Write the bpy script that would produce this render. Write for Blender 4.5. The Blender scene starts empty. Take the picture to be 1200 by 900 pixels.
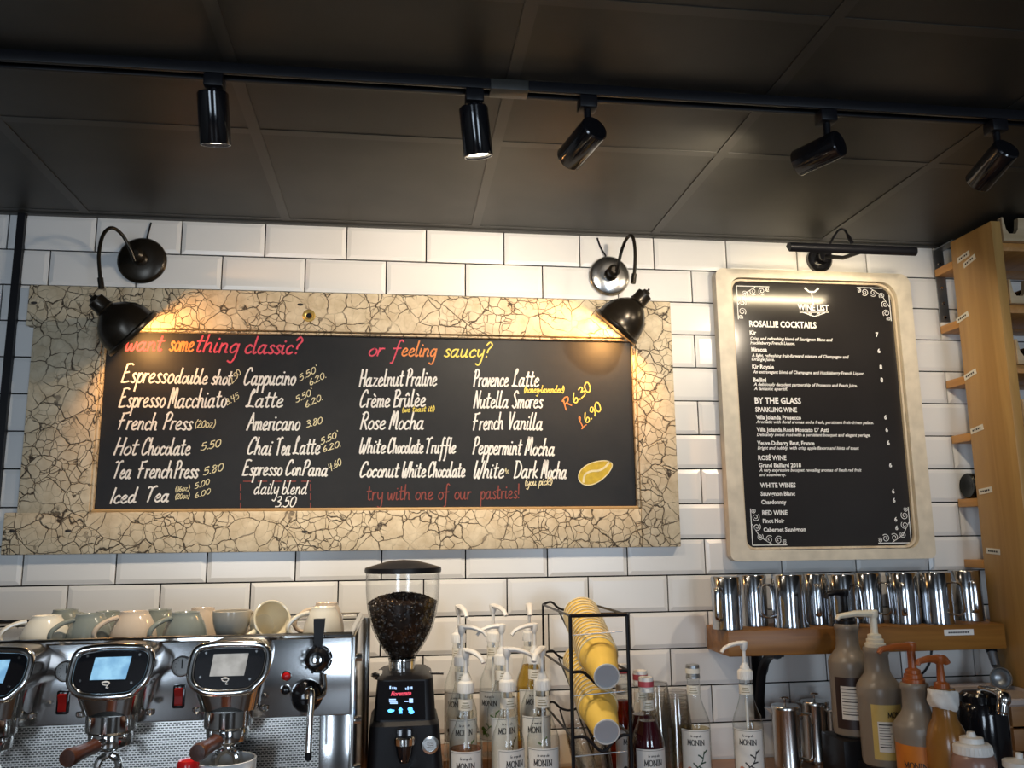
import bpy, bmesh, math, random
from mathutils import Vector, Matrix, Euler
random.seed(7)
S = bpy.context.scene
COL = S.collection
PI = math.pi

# ------------------------------------------------------------------ camera, light, exposure
CAM = Vector((0.84576, -2.41681, 1.54518))
YAW, PITCH, ROLL, FPX = 0.13364885, 0.17705046, -0.01058534, 1001.0931
_f = Vector((math.sin(YAW)*math.cos(PITCH), math.cos(YAW)*math.cos(PITCH), math.sin(PITCH)))
_r0 = Vector((math.cos(YAW), -math.sin(YAW), 0)); _u0 = _r0.cross(_f)
_r = _r0*math.cos(ROLL) + _u0*math.sin(ROLL)
_u = -_r0*math.sin(ROLL) + _u0*math.cos(ROLL)
cam = bpy.data.cameras.new('camera'); cam.lens = 36*FPX/1200; cam.sensor_width = 36; cam.sensor_fit = 'HORIZONTAL'
cam.clip_start = .05
camo = bpy.data.objects.new('camera', cam); COL.objects.link(camo)
camo.matrix_world = Matrix(((_r.x, _u.x, -_f.x, CAM.x), (_r.y, _u.y, -_f.y, CAM.y), (_r.z, _u.z, -_f.z, CAM.z), (0, 0, 0, 1)))
S.camera = camo
S.view_settings.view_transform = 'Standard'; S.view_settings.look = 'None'
S.view_settings.gamma = 1; S.view_settings.use_curve_mapping = False
S.view_settings.exposure = 0.0
S.cycles.use_denoising = True
S.cycles.transparent_max_bounces = 32
S.cycles.max_bounces = 10
S.cycles.caustics_reflective = False; S.cycles.caustics_refractive = False
S.cycles.sample_clamp_indirect = 6

W = bpy.data.worlds.new('world'); S.world = W; W.use_nodes = True
W.node_tree.nodes['Background'].inputs[0].default_value = (.62, .72, .9, 1)
W.node_tree.nodes['Background'].inputs[1].default_value = 0.25

WARM = (1.0, .84, .64)
SPOT_W = [36, 19, 24, 19, 18]
SPOT_SIZE = 112
WINDOW_W = 56
SCONCE_W = [3.2, 6]
PICTURE_W = 1.1

def area(name, loc, rot, sx, sy, watts, color):
    l = bpy.data.lights.new(name, 'AREA'); l.shape = 'RECTANGLE'; l.size = sx; l.size_y = sy; l.energy = watts; l.color = color
    o = bpy.data.objects.new(name, l); COL.objects.link(o); o.location = loc; o.rotation_euler = rot
    return o
# daylight coming in through the two shop windows in the wall behind the camera
area('daylight', (-.6, -5.93, 1.45), (PI/2, 0, PI), 1.0, 1.7, WINDOW_W, (.70, .84, 1.0)).rotation_euler = (-PI/2, 0, 0)
area('daylight', (2.6, -5.93, 1.45), (PI/2, 0, PI), 1.0, 1.7, WINDOW_W, (.70, .84, 1.0)).rotation_euler = (-PI/2, 0, 0)
for o in [o for o in S.objects if o.name.startswith('daylight')]:
    o.rotation_euler = (PI/2, 0, 0)      # -Z of the lamp looks along +Y, into the room

def at(x, y, Y):
    """the point of the wall-parallel plane at depth Y that the photograph shows at (x, y)"""
    d = _f + _r*((x-600)/FPX) - _u*((y-450)/FPX)
    return CAM + d*((Y-CAM.y)/d.y)
def atz(x, y, Z):
    d = _f + _r*((x-600)/FPX) - _u*((y-450)/FPX)
    return CAM + d*((Z-CAM.z)/d.z)

# ------------------------------------------------------------------ materials
MATS = {}
def new_mat(name):
    m = bpy.data.materials.new(name); m.use_nodes = True
    nt = m.node_tree; b = nt.nodes['Principled BSDF']
    MATS[name] = m
    return m, nt, b
def mat(name, color, rough=.5, metal=0, spec=.5, noise=0, nscale=20, bump=0, coat=0, emit=None, estr=0, stretch=None):
    if name in MATS: return MATS[name]
    m, nt, b = new_mat(name)
    b.inputs['Base Color'].default_value = (*color, 1); b.inputs['Roughness'].default_value = rough
    b.inputs['Metallic'].default_value = metal; b.inputs['Specular IOR Level'].default_value = spec
    b.inputs['Coat Weight'].default_value = coat
    if emit: b.inputs['Emission Color'].default_value = (*emit, 1); b.inputs['Emission Strength'].default_value = estr
    tc = nt.nodes.new('ShaderNodeTexCoord'); n = nt.nodes.new('ShaderNodeTexNoise'); n.inputs['Scale'].default_value = nscale
    n.inputs['Detail'].default_value = 5
    mp = nt.nodes.new('ShaderNodeMapping'); nt.links.new(tc.outputs['Object'], mp.inputs[0]); nt.links.new(mp.outputs[0], n.inputs['Vector'])
    if stretch: mp.inputs['Scale'].default_value = stretch
    if noise:
        cr = nt.nodes.new('ShaderNodeValToRGB')
        cr.color_ramp.elements[0].color = (*[c*(1-noise) for c in color], 1); cr.color_ramp.elements[1].color = (*[min(1, c*(1+noise)) for c in color], 1)
        cr.color_ramp.elements[0].position = .3; cr.color_ramp.elements[1].position = .7
        nt.links.new(n.outputs['Fac'], cr.inputs[0]); nt.links.new(cr.outputs[0], b.inputs['Base Color'])
    if bump:
        bp = nt.nodes.new('ShaderNodeBump'); bp.inputs['Strength'].default_value = bump; bp.inputs['Distance'].default_value = .002
        nt.links.new(n.outputs['Fac'], bp.inputs['Height']); nt.links.new(bp.outputs[0], b.inputs['Normal'])
    return m
def wood(name, c1, c2, axis='z', rough=.5, scale=6, knots=True):
    m, nt, b = new_mat(name)
    tc = nt.nodes.new('ShaderNodeTexCoord'); mp = nt.nodes.new('ShaderNodeMapping')
    sc = {'z': (1, 1, .07), 'x': (.07, 1, 1), 'y': (1, .07, 1)}[axis]
    mp.inputs['Scale'].default_value = sc
    nt.links.new(tc.outputs['Object'], mp.inputs[0])
    n = nt.nodes.new('ShaderNodeTexNoise'); n.inputs['Scale'].default_value = scale*5; n.inputs['Detail'].default_value = 8; n.inputs['Distortion'].default_value = 1.2
    n2 = nt.nodes.new('ShaderNodeTexNoise'); n2.inputs['Scale'].default_value = scale*.8; n2.inputs['Detail'].default_value = 3; n2.inputs['Distortion'].default_value = 2.5
    nt.links.new(mp.outputs[0], n.inputs['Vector']); nt.links.new(mp.outputs[0], n2.inputs['Vector'])
    mx = nt.nodes.new('ShaderNodeMath'); mx.operation = 'MULTIPLY_ADD'; mx.inputs[1].default_value = .55
    m3 = nt.nodes.new('ShaderNodeMath'); m3.operation = 'MULTIPLY'; m3.inputs[1].default_value = .45
    nt.links.new(n2.outputs['Fac'], m3.inputs[0]); nt.links.new(n.outputs['Fac'], mx.inputs[0]); nt.links.new(m3.outputs[0], mx.inputs[2])
    cr = nt.nodes.new('ShaderNodeValToRGB'); cr.color_ramp.elements[0].position = .36; cr.color_ramp.elements[1].position = .64
    cr.color_ramp.elements[0].color = (*c1, 1); cr.color_ramp.elements[1].color = (*c2, 1)
    nt.links.new(mx.outputs[0], cr.inputs[0]); nt.links.new(cr.outputs[0], b.inputs['Base Color'])
    b.inputs['Roughness'].default_value = rough
    bp = nt.nodes.new('ShaderNodeBump'); bp.inputs['Strength'].default_value = .25; bp.inputs['Distance'].default_value = .001
    nt.links.new(n.outputs['Fac'], bp.inputs['Height']); nt.links.new(bp.outputs[0], b.inputs['Normal'])
    return m
def clear(name, tint=(.97, .98, .97), edge=(.62, .66, .64), gloss=1.0, rough=.03):
    """thin clear glass or plastic: see-through, darker towards its silhouette, with mirror highlights"""
    m = bpy.data.materials.new(name); m.use_nodes = True; MATS[name] = m
    nt = m.node_tree; nt.nodes.clear()
    out = nt.nodes.new('ShaderNodeOutputMaterial'); mix = nt.nodes.new('ShaderNodeMixShader')
    tr = nt.nodes.new('ShaderNodeBsdfTransparent'); gl = nt.nodes.new('ShaderNodeBsdfGlossy'); gl.inputs['Roughness'].default_value = rough
    lw = nt.nodes.new('ShaderNodeLayerWeight'); lw.inputs[0].default_value = .35
    cr = nt.nodes.new('ShaderNodeValToRGB'); cr.color_ramp.elements[0].color = (*tint, 1); cr.color_ramp.elements[1].color = (*edge, 1)
    cr.color_ramp.elements[0].position = .35; cr.color_ramp.elements[1].position = .95
    l2 = nt.nodes.new('ShaderNodeLayerWeight'); l2.inputs[0].default_value = .5
    fr = nt.nodes.new('ShaderNodeMath'); fr.operation = 'POWER'; fr.inputs[1].default_value = 4; nt.links.new(l2.outputs['Facing'], fr.inputs[0])
    mu = nt.nodes.new('ShaderNodeMath'); mu.operation = 'MULTIPLY_ADD'; mu.inputs[1].default_value = .6*gloss; mu.inputs[2].default_value = .045*gloss
    nt.links.new(lw.outputs['Facing'], cr.inputs[0]); nt.links.new(cr.outputs[0], tr.inputs[0])
    nt.links.new(fr.outputs[0], mu.inputs[0]); nt.links.new(mu.outputs[0], mix.inputs[0])
    nt.links.new(tr.outputs[0], mix.inputs[1]); nt.links.new(gl.outputs[0], mix.inputs[2]); nt.links.new(mix.outputs[0], out.inputs[0])
    return m
def crackle(name):
    m, nt, b = new_mat(name)
    tc = nt.nodes.new('ShaderNodeTexCoord')
    nz = nt.nodes.new('ShaderNodeTexNoise'); nz.inputs['Scale'].default_value = 14; nz.inputs['Detail'].default_value = 6
    vm = nt.nodes.new('ShaderNodeVectorMath'); vm.operation = 'MULTIPLY_ADD'; vm.inputs[1].default_value = (.05, .05, .05)
    nt.links.new(tc.outputs['Object'], nz.inputs['Vector']); nt.links.new(nz.outputs['Color'], vm.inputs[0]); nt.links.new(tc.outputs['Object'], vm.inputs[2])
    def vor(scale, w0, w1):
        v = nt.nodes.new('ShaderNodeTexVoronoi'); v.feature = 'DISTANCE_TO_EDGE'; v.inputs['Scale'].default_value = scale
        nt.links.new(vm.outputs[0], v.inputs['Vector'])
        r = nt.nodes.new('ShaderNodeMapRange'); r.inputs[1].default_value = w0; r.inputs[2].default_value = w1
        nt.links.new(v.outputs['Distance'], r.inputs[0]); return r.outputs[0]
    def mul(a, c):
        k = nt.nodes.new('ShaderNodeMath'); k.operation = 'MULTIPLY'; nt.links.new(a, k.inputs[0]); nt.links.new(c, k.inputs[1]); return k.outputs[0]
    def maxv(a, c):
        k = nt.nodes.new('ShaderNodeMath'); k.operation = 'MAXIMUM'; nt.links.new(a, k.inputs[0]); nt.links.new(c, k.inputs[1]); return k.outputs[0]
    big = vor(19, .004, .030)
    small = vor(38, .002, .040)
    # the cracks open wide in some places and stay closed in others
    patch = nt.nodes.new('ShaderNodeTexNoise'); patch.inputs['Scale'].default_value = 9; patch.inputs['Detail'].default_value = 3
    nt.links.new(tc.outputs['Object'], patch.inputs['Vector'])
    pr = nt.nodes.new('ShaderNodeMapRange'); pr.inputs[1].default_value = .42; pr.inputs[2].default_value = .58; pr.inputs[3].default_value = 0; pr.inputs[4].default_value = .92
    nt.links.new(patch.outputs['Fac'], pr.inputs[0])
    pr2 = nt.nodes.new('ShaderNodeMapRange'); pr2.inputs[1].default_value = .58; pr2.inputs[2].default_value = .7; pr2.inputs[3].default_value = 0; pr2.inputs[4].default_value = .8
    nt.links.new(patch.outputs['Fac'], pr2.inputs[0])
    h = mul(maxv(big, pr2.outputs[0]), maxv(small, pr.outputs[0]))
    n3 = nt.nodes.new('ShaderNodeTexNoise'); n3.inputs['Scale'].default_value = 30; n3.inputs['Detail'].default_value = 8
    nt.links.new(tc.outputs['Object'], n3.inputs['Vector'])
    cr = nt.nodes.new('ShaderNodeValToRGB'); cr.color_ramp.elements[0].position = .3; cr.color_ramp.elements[1].position = .72
    cr.color_ramp.elements[0].color = (.53, .42, .27, 1); cr.color_ramp.elements[1].color = (.74, .63, .45, 1)
    nt.links.new(n3.outputs['Fac'], cr.inputs[0])
    mx = nt.nodes.new('ShaderNodeMix'); mx.data_type = 'RGBA'; mx.inputs[6].default_value = (.035, .02, .01, 1)
    nt.links.new(h, mx.inputs[0]); nt.links.new(cr.outputs[0], mx.inputs[7]); nt.links.new(mx.outputs[2], b.inputs['Base Color'])
    b.inputs['Roughness'].default_value = .6
    bp = nt.nodes.new('ShaderNodeBump'); bp.inputs['Strength'].default_value = .7; bp.inputs['Distance'].default_value = .003
    nt.links.new(h, bp.inputs['Height']); nt.links.new(bp.outputs[0], b.inputs['Normal'])
    return m
def chalk_surface(name):
    m, nt, b = new_mat(name)
    tc = nt.nodes.new('ShaderNodeTexCoord'); n = nt.nodes.new('ShaderNodeTexNoise'); n.inputs['Scale'].default_value = 5; n.inputs['Detail'].default_value = 8; n.inputs['Roughness'].default_value = .7
    nt.links.new(tc.outputs['Object'], n.inputs['Vector'])
    cr = nt.nodes.new('ShaderNodeValToRGB'); cr.color_ramp.elements[0].color = (.007, .007, .008, 1); cr.color_ramp.elements[1].color = (.016, .016, .0155, 1)
    cr.color_ramp.elements[0].position = .35; cr.color_ramp.elements[1].position = .75
    nt.links.new(n.outputs['Fac'], cr.inputs[0]); nt.links.new(cr.outputs[0], b.inputs['Base Color'])
    b.inputs['Roughness'].default_value = .5; b.inputs['Specular IOR Level'].default_value = .30
    return m
def perforated(name):
    m, nt, b = new_mat(name)
    tc = nt.nodes.new('ShaderNodeTexCoord'); mp = nt.nodes.new('ShaderNodeMapping'); mp.inputs['Rotation'].default_value = (PI/2, 0, 0)
    br = nt.nodes.new('ShaderNodeTexBrick'); br.inputs['Scale'].default_value = 1
    for k, v in (('Brick Width', .0075), ('Row Height', .0042), ('Mortar Size', .0010)): br.inputs[k].default_value = v
    br.inputs['Color1'].default_value = (.09, .085, .08, 1); br.inputs['Color2'].default_value = (.12, .11, .1, 1); br.inputs['Mortar'].default_value = (.72, .70, .66, 1)
    nt.links.new(tc.outputs['Object'], mp.inputs[0]); nt.links.new(mp.outputs[0], br.inputs['Vector'])
    nt.links.new(br.outputs['Color'], b.inputs['Base Color']); b.inputs['Metallic'].default_value = 1; b.inputs['Roughness'].default_value = .28
    return m

M_TILE = mat('glazed_white_tile', (.77, .755, .73), .24, spec=.38, noise=.03, nscale=3)
M_GROUT = mat('dark_grout', (.008, .0075, .007), .95, spec=.1)
M_CEIL = mat('black_ceiling_panel', (.029, .0282, .0245), .45, noise=.2, nscale=7, bump=.1, spec=.35)
M_BAR = mat('dark_ceiling_bar', (.032, .031, .027), .45)
M_BLACK = mat('black_metal', (.008, .008, .010), .38, spec=.22, noise=.1)
M_GLOSSBLACK = mat('gloss_black', (.008, .008, .010), .12, spec=.6, noise=.1)
M_BRONZE = mat('dark_bronze', (.030, .024, .017), .27, metal=.6, noise=.3, nscale=14)
M_BRONZE_IN = mat('shade_lining', (.55, .45, .30), .4, metal=.3, noise=.1)
M_BULB = mat('warm_bulb', (1, .8, .5), .4, emit=(1, .62, .25), estr=14)
M_LENS = mat('spot_lens', (1, .95, .85), .3, emit=(1, .88, .68), estr=9)
M_CHROME = mat('polished_steel', (.78, .77, .75), .10, metal=1, noise=.02)
M_STEEL = mat('brushed_steel', (.60, .59, .57), .22, metal=1, noise=.06, nscale=60, stretch=(1, 1, .05))
M_JUGSTEEL = mat('dull_polished_steel', (.50, .51, .53), .15, metal=1, noise=.04, nscale=30)
M_ZINC = mat('zinc_bracket', (.34, .36, .38), .38, metal=.9, noise=.12)
M_CRACK = crackle('crackled_cream_paint')
M_RAWWOOD = wood('worn_golden_wood', (.40, .24, .09), (.66, .46, .22), 'x', .55, 8)
M_CHALKBOARD = chalk_surface('chalkboard_black')
M_CHALK = mat('white_chalk', (.80, .79, .76), .9, noise=.12, nscale=120)
M_CREAM = mat('cream_chalk', (.72, .66, .42), .9, noise=.12, nscale=120)
M_YELLOW = mat('yellow_chalk', (.80, .66, .14), .9, noise=.1, nscale=120)
M_PINK = mat('pink_chalk', (.62, .08, .13), .9, noise=.15, nscale=120)
M_ORANGE = mat('orange_chalk', (.70, .25, .08), .9, noise=.15, nscale=120)
M_REDBROWN = mat('red_brown_chalk', (.24, .06, .05), .9, noise=.15, nscale=120)
M_GOLD = mat('gold_chalk', (.52, .38, .04), .8, noise=.2, nscale=60)
M_BRASS = mat('worn_brass', (.55, .36, .10), .35, metal=.8, noise=.2)
M_CREAMPAINT = mat('cream_painted_wood', (.66, .59, .47), .5, noise=.14, nscale=22, bump=.2)
M_PANEL = mat('gloss_menu_panel', (.022, .020, .020), .16, spec=.6, noise=.15, nscale=4)
M_PRINT = mat('white_print', (.85, .84, .82), .5, noise=.02)
M_RACK = wood('birch_plywood', (.42, .225, .065), (.56, .325, .105), 'z', .45, 5)
M_PLANK = wood('orange_pine', (.42, .19, .045), (.60, .30, .09), 'y', .45, 7)
M_SLAT = wood('pale_pine', (.50, .36, .20), (.68, .52, .33), 'x', .55, 7)
M_SHELF = wood('stained_shelf_wood', (.17, .068, .012), (.38, .175, .036), 'x', .4, 6)
M_COUNTER = wood('counter_wood', (.20, .09, .035), (.36, .18, .08), 'x', .35, 6)
M_HANDLEWOOD = wood('walnut_handle', (.055, .017, .008), (.12, .038, .018), 'y', .35, 20)
M_PAPER = mat('cream_paper_label', (.78, .74, .64), .6, noise=.04)
M_INK = mat('dark_ink', (.02, .018, .018), .6, noise=.05)
M_GLASS = clear('bottle_glass')
M_HOPPER = clear('hopper_plastic', (.93, .93, .92), (.45, .45, .45), .8)
M_CLEARCUP = clear('clear_plastic', (.93, .92, .90), (.5, .48, .45), .9)
M_JUG = mat('grey_beige_plastic', (.23, .195, .155), .35, noise=.08, nscale=8)
M_WHITEPLASTIC = mat('white_plastic', (.78, .77, .74), .35, noise=.03)
M_CREAMPLASTIC = mat('cream_plastic', (.76, .70, .56), .35, noise=.03)
M_AMBERPLASTIC = mat('amber_plastic', (.33, .085, .018), .28, noise=.1)
M_YELLOWCUP = mat('yellow_paper', (.85, .57, .10), .55, noise=.03)
M_WHITECUP = mat('white_paper', (.80, .78, .73), .6, noise=.03)
M_CREAMCUP = mat('cream_paper', (.80, .70, .46), .6, noise=.03)
M_GREYBASE = mat('grey_white_paper', (.42, .43, .45), .6, noise=.03)
M_BEANS = mat('roasted_beans', (.022, .012, .008), .32, noise=.5, nscale=90)

# ------------------------------------------------------------------ mesh helpers
class MB:
    def __init__(s): s.v = []; s.f = []; s.m = []
    def add(s, vs, fs, m=0, X=None):
        k = len(s.v); s.v += [(X @ Vector(q)) if X else Vector(q) for q in vs]
        for f in fs: s.f.append(tuple(i+k for i in f)); s.m.append(m)
        return s
    def box(s, lo, hi, m=0, bev=0, X=None, seg=2):
        lo, hi = Vector(lo), Vector(hi)
        bm = bmesh.new(); bmesh.ops.create_cube(bm, size=1)
        c = (lo+hi)/2; d = hi-lo
        for v in bm.verts: v.co = Vector((v.co.x*d.x, v.co.y*d.y, v.co.z*d.z)) + c
        if bev: bmesh.ops.bevel(bm, geom=bm.edges[:], offset=bev, segments=seg, affect='EDGES', profile=.5)
        return s.bm(bm, m, X)
    def bm(s, bm, m=0, X=None):
        bm.verts.index_update()
        s.add([v.co.copy() for v in bm.verts], [[v.index for v in f.verts] for f in bm.faces], m, X); bm.free(); return s
    def lathe(s, prof, n=32, m=0, X=None, sx=1, sy=1):
        """prof: (radius, height) pairs along local z; zero radius closes an end"""
        vs = []; fs = []; rings = []
        for r, z in prof:
            if r < 1e-6: rings.append([len(vs)]); vs.append((0, 0, z))
            else:
                rings.append(list(range(len(vs), len(vs)+n)))
                vs += [(r*sx*math.cos(2*PI*i/n), r*sy*math.sin(2*PI*i/n), z) for i in range(n)]
        for a, b in zip(rings, rings[1:]):
            if len(a) == 1 and len(b) == 1: continue
            for i in range(n):
                j = (i+1) % n
                if len(a) == 1: fs.append((a[0], b[j], b[i]))
                elif len(b) == 1: fs.append((a[i], a[j], b[0]))
                else: fs.append((a[i], a[j], b[j], b[i]))
        return s.add(vs, fs, m, X)
    def tube(s, path, r, n=10, m=0, closed=False, X=None, flat=1.0):
        P = [Vector(p) for p in path]; N = len(P)
        R = r if isinstance(r, (list, tuple)) else [r]*N
        vs = []; fs = []; up = None
        for i, p in enumerate(P):
            t = (P[(i+1) % N]-P[i-1]) if closed else (P[min(i+1, N-1)]-P[max(i-1, 0)])
            t.normalize()
            if up is None: up = Vector((0, 0, 1)) if abs(t.z) < .9 else Vector((0, 1, 0))
            a = (up - t*up.dot(t)).normalized(); up = a; b = t.cross(a)
            vs += [p + a*(R[i]*math.cos(2*PI*k/n)) + b*(R[i]*flat*math.sin(2*PI*k/n)) for k in range(n)]
        for i in range(N if closed else N-1):
            j = (i+1) % N
            for k in range(n): fs.append((i*n+k, i*n+(k+1) % n, j*n+(k+1) % n, j*n+k))
        if not closed: fs += [tuple(range(n))[::-1], tuple(range((N-1)*n, N*n))]
        return s.add(vs, fs, m, X)
    def loft(s, rings, m=0, cap0=True, cap1=True, X=None):
        n = len(rings[0]); vs = [q for r in rings for q in r]; fs = []
        for a in range(len(rings)-1):
            for k in range(n): fs.append((a*n+k, a*n+(k+1) % n, (a+1)*n+(k+1) % n, (a+1)*n+k))
        if cap0: fs.append(tuple(range(n))[::-1])
        if cap1: fs.append(tuple(range((len(rings)-1)*n, len(rings)*n)))
        return s.add(vs, fs, m, X)
    def prism(s, poly, y0, y1, m=0, X=None):
        """poly in (x, z), extruded along y"""
        return s.loft([[(x, y0, z) for x, z in poly], [(x, y1, z) for x, z in poly]], m, X=X)
    def frame(s, outer, inner, y0, y1, m=0, X=None):
        """ring between two same-length (x,z) loops, from y0 (front) to y1"""
        n = len(outer); vs = []
        for y in (y0, y1):
            vs += [(x, y, z) for x, z in outer]; vs += [(x, y, z) for x, z in inner]
        fs = []
        for k in range(n):
            j = (k+1) % n
            fs += [(k, j, n+j, n+k), (2*n+k, 3*n+k, 3*n+j, 2*n+j), (k, 2*n+k, 2*n+j, j), (n+k, n+j, 3*n+j, 3*n+k)]
        return s.add(vs, fs, m, X)
    def build(s, name, mats, parent=None, origin=None, smooth=35, fix=True):
        if not isinstance(mats, (list, tuple)): mats = [mats]
        if origin is None: origin = root_loc(parent) if parent else Vector((0, 0, 0))
        me = bpy.data.meshes.new(name); me.from_pydata([q-origin for q in s.v], [], s.f)
        for q in mats: me.materials.append(q)
        me.polygons.foreach_set('material_index', s.m)
        if fix:
            bm = bmesh.new(); bm.from_mesh(me); bmesh.ops.recalc_face_normals(bm, faces=bm.faces[:]); bm.to_mesh(me); bm.free()
        if smooth:
            me.polygons.foreach_set('use_smooth', [True]*len(me.polygons)); me.set_sharp_from_angle(angle=math.radians(smooth))
        me.update()
        o = bpy.data.objects.new(name, me); COL.objects.link(o)
        if parent: o.parent = parent
        else: o.location = origin
        return o
LOC = {}
def root_loc(p):
    while p.parent: p = p.parent
    return LOC.get(p.name, Vector((0, 0, 0)))
def tag(o, label, cat, group=None):
    o['label'] = label; o['category'] = cat
    if group: o['group'] = group
    return o
def thing(name, label, cat, loc=(0, 0, 0), group=None):
    """an Empty at the base of a thing; its parts are built in world coordinates and parented to it"""
    o = bpy.data.objects.new(name, None); COL.objects.link(o); o.empty_display_size = .03
    o.location = loc; LOC[o.name] = Vector(loc); return tag(o, label, cat, group)
def proto(name, label, cat, group=None):
    return thing(name, label, cat, (0, 0, 0), group)
def struct(o):
    o['kind'] = 'structure'; return o
def plabel(o, text): o['label'] = text; return o
def kids(o): return [c for c in S.objects if c.parent == o]
def copy_tree(o, label=None, group=None):
    ch = {}
    for c in S.objects:
        if c.parent: ch.setdefault(c.parent, []).append(c)
    def rec(q, parent):
        n = q.copy(); COL.objects.link(n)
        if parent: n.parent = parent
        for c in ch.get(q, []): rec(c, n)
        return n
    r = rec(o, None)
    if label: r['label'] = label
    if group: r['group'] = group
    LOC[r.name] = LOC.get(o.name, Vector())
    return r
def child(o, name):
    for c in S.objects:
        if c.parent == o and c.name.split('.')[0] == name: return c
def smooth_path(pts, k=6, closed=False):
    P = [Vector(p) for p in pts]; N = len(P); out = []
    if N < 3: return P
    for i in range(N if closed else N-1):
        if closed: a, b, c, d = P[i-1], P[i], P[(i+1) % N], P[(i+2) % N]
        else: a, b, c, d = P[max(i-1, 0)], P[i], P[i+1], P[min(i+2, N-1)]
        for j in range(k):
            t = j/k
            out.append(.5*((2*b) + (c-a)*t + (2*a-5*b+4*c-d)*t*t + (3*b-a-3*c+d)*t*t*t))
    if not closed: out.append(P[-1])
    return out
def rrect(x0, x1, z0, z1, r, n=5):
    """rounded rectangle; r one radius or four (bottom-left, bottom-right, top-right, top-left)"""
    r = r if isinstance(r, (list, tuple)) else [r]*4; out = []
    for (cx, cz, a, q) in ((x0+r[0], z0+r[0], PI, r[0]), (x1-r[1], z0+r[1], 1.5*PI, r[1]), (x1-r[2], z1-r[2], 0, r[2]), (x0+r[3], z1-r[3], .5*PI, r[3])):
        for i in range(n+1):
            t = a + i*PI/2/n; out.append((cx+q*math.cos(t), cz+q*math.sin(t)))
    return out
def axis_matrix(p, d, roll=0):
    """local z along d, at p"""
    q = Vector(d).to_track_quat('Z', 'Y')
    return Matrix.Translation(p) @ q.to_matrix().to_4x4() @ Matrix.Rotation(roll, 4, 'Z')

# printed text: outlines of the built-in typeface, turned into mesh pieces
_tc = {}
def text_mesh(txt, bold=0.0, shear=0.0):
    key = (txt, bold, shear)
    if key in _tc: return _tc[key]
    c = bpy.data.curves.new('t', 'FONT'); c.body = txt; c.size = 1; c.offset = bold; c.shear = shear; c.resolution_u = 2
    o = bpy.data.objects.new('t', c); COL.objects.link(o)
    me = bpy.data.meshes.new_from_object(o.evaluated_get(bpy.context.evaluated_depsgraph_get()))
    vs = [v.co.copy() for v in me.vertices]; fs = [tuple(p.vertices) for p in me.polygons]
    bpy.data.objects.remove(o); bpy.data.curves.remove(c); bpy.data.meshes.remove(me)
    x0 = min(v.x for v in vs); x1 = max(v.x for v in vs)
    _tc[key] = ([(v.x-x0, v.y) for v in vs], fs, x1-x0)
    return _tc[key]
def put_text(mb, txt, o, ux, uz, width, height, m=0, bold=0.0, shear=0.0, wrap=None):
    """text starting at o along ux, letters rising along uz; height is that of a capital; wrap = fn(x, z) -> point"""
    vs, fs, w = text_mesh(txt, bold, shear)
    kx = width/w; kz = height/.69
    o, ux, uz = Vector(o), Vector(ux), Vector(uz)
    if wrap: mb.add([wrap(x*kx, y*kz) for x, y in vs], fs, m)
    else: mb.add([o+ux*(x*kx)+uz*(y*kz) for x, y in vs], fs, m)

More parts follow.
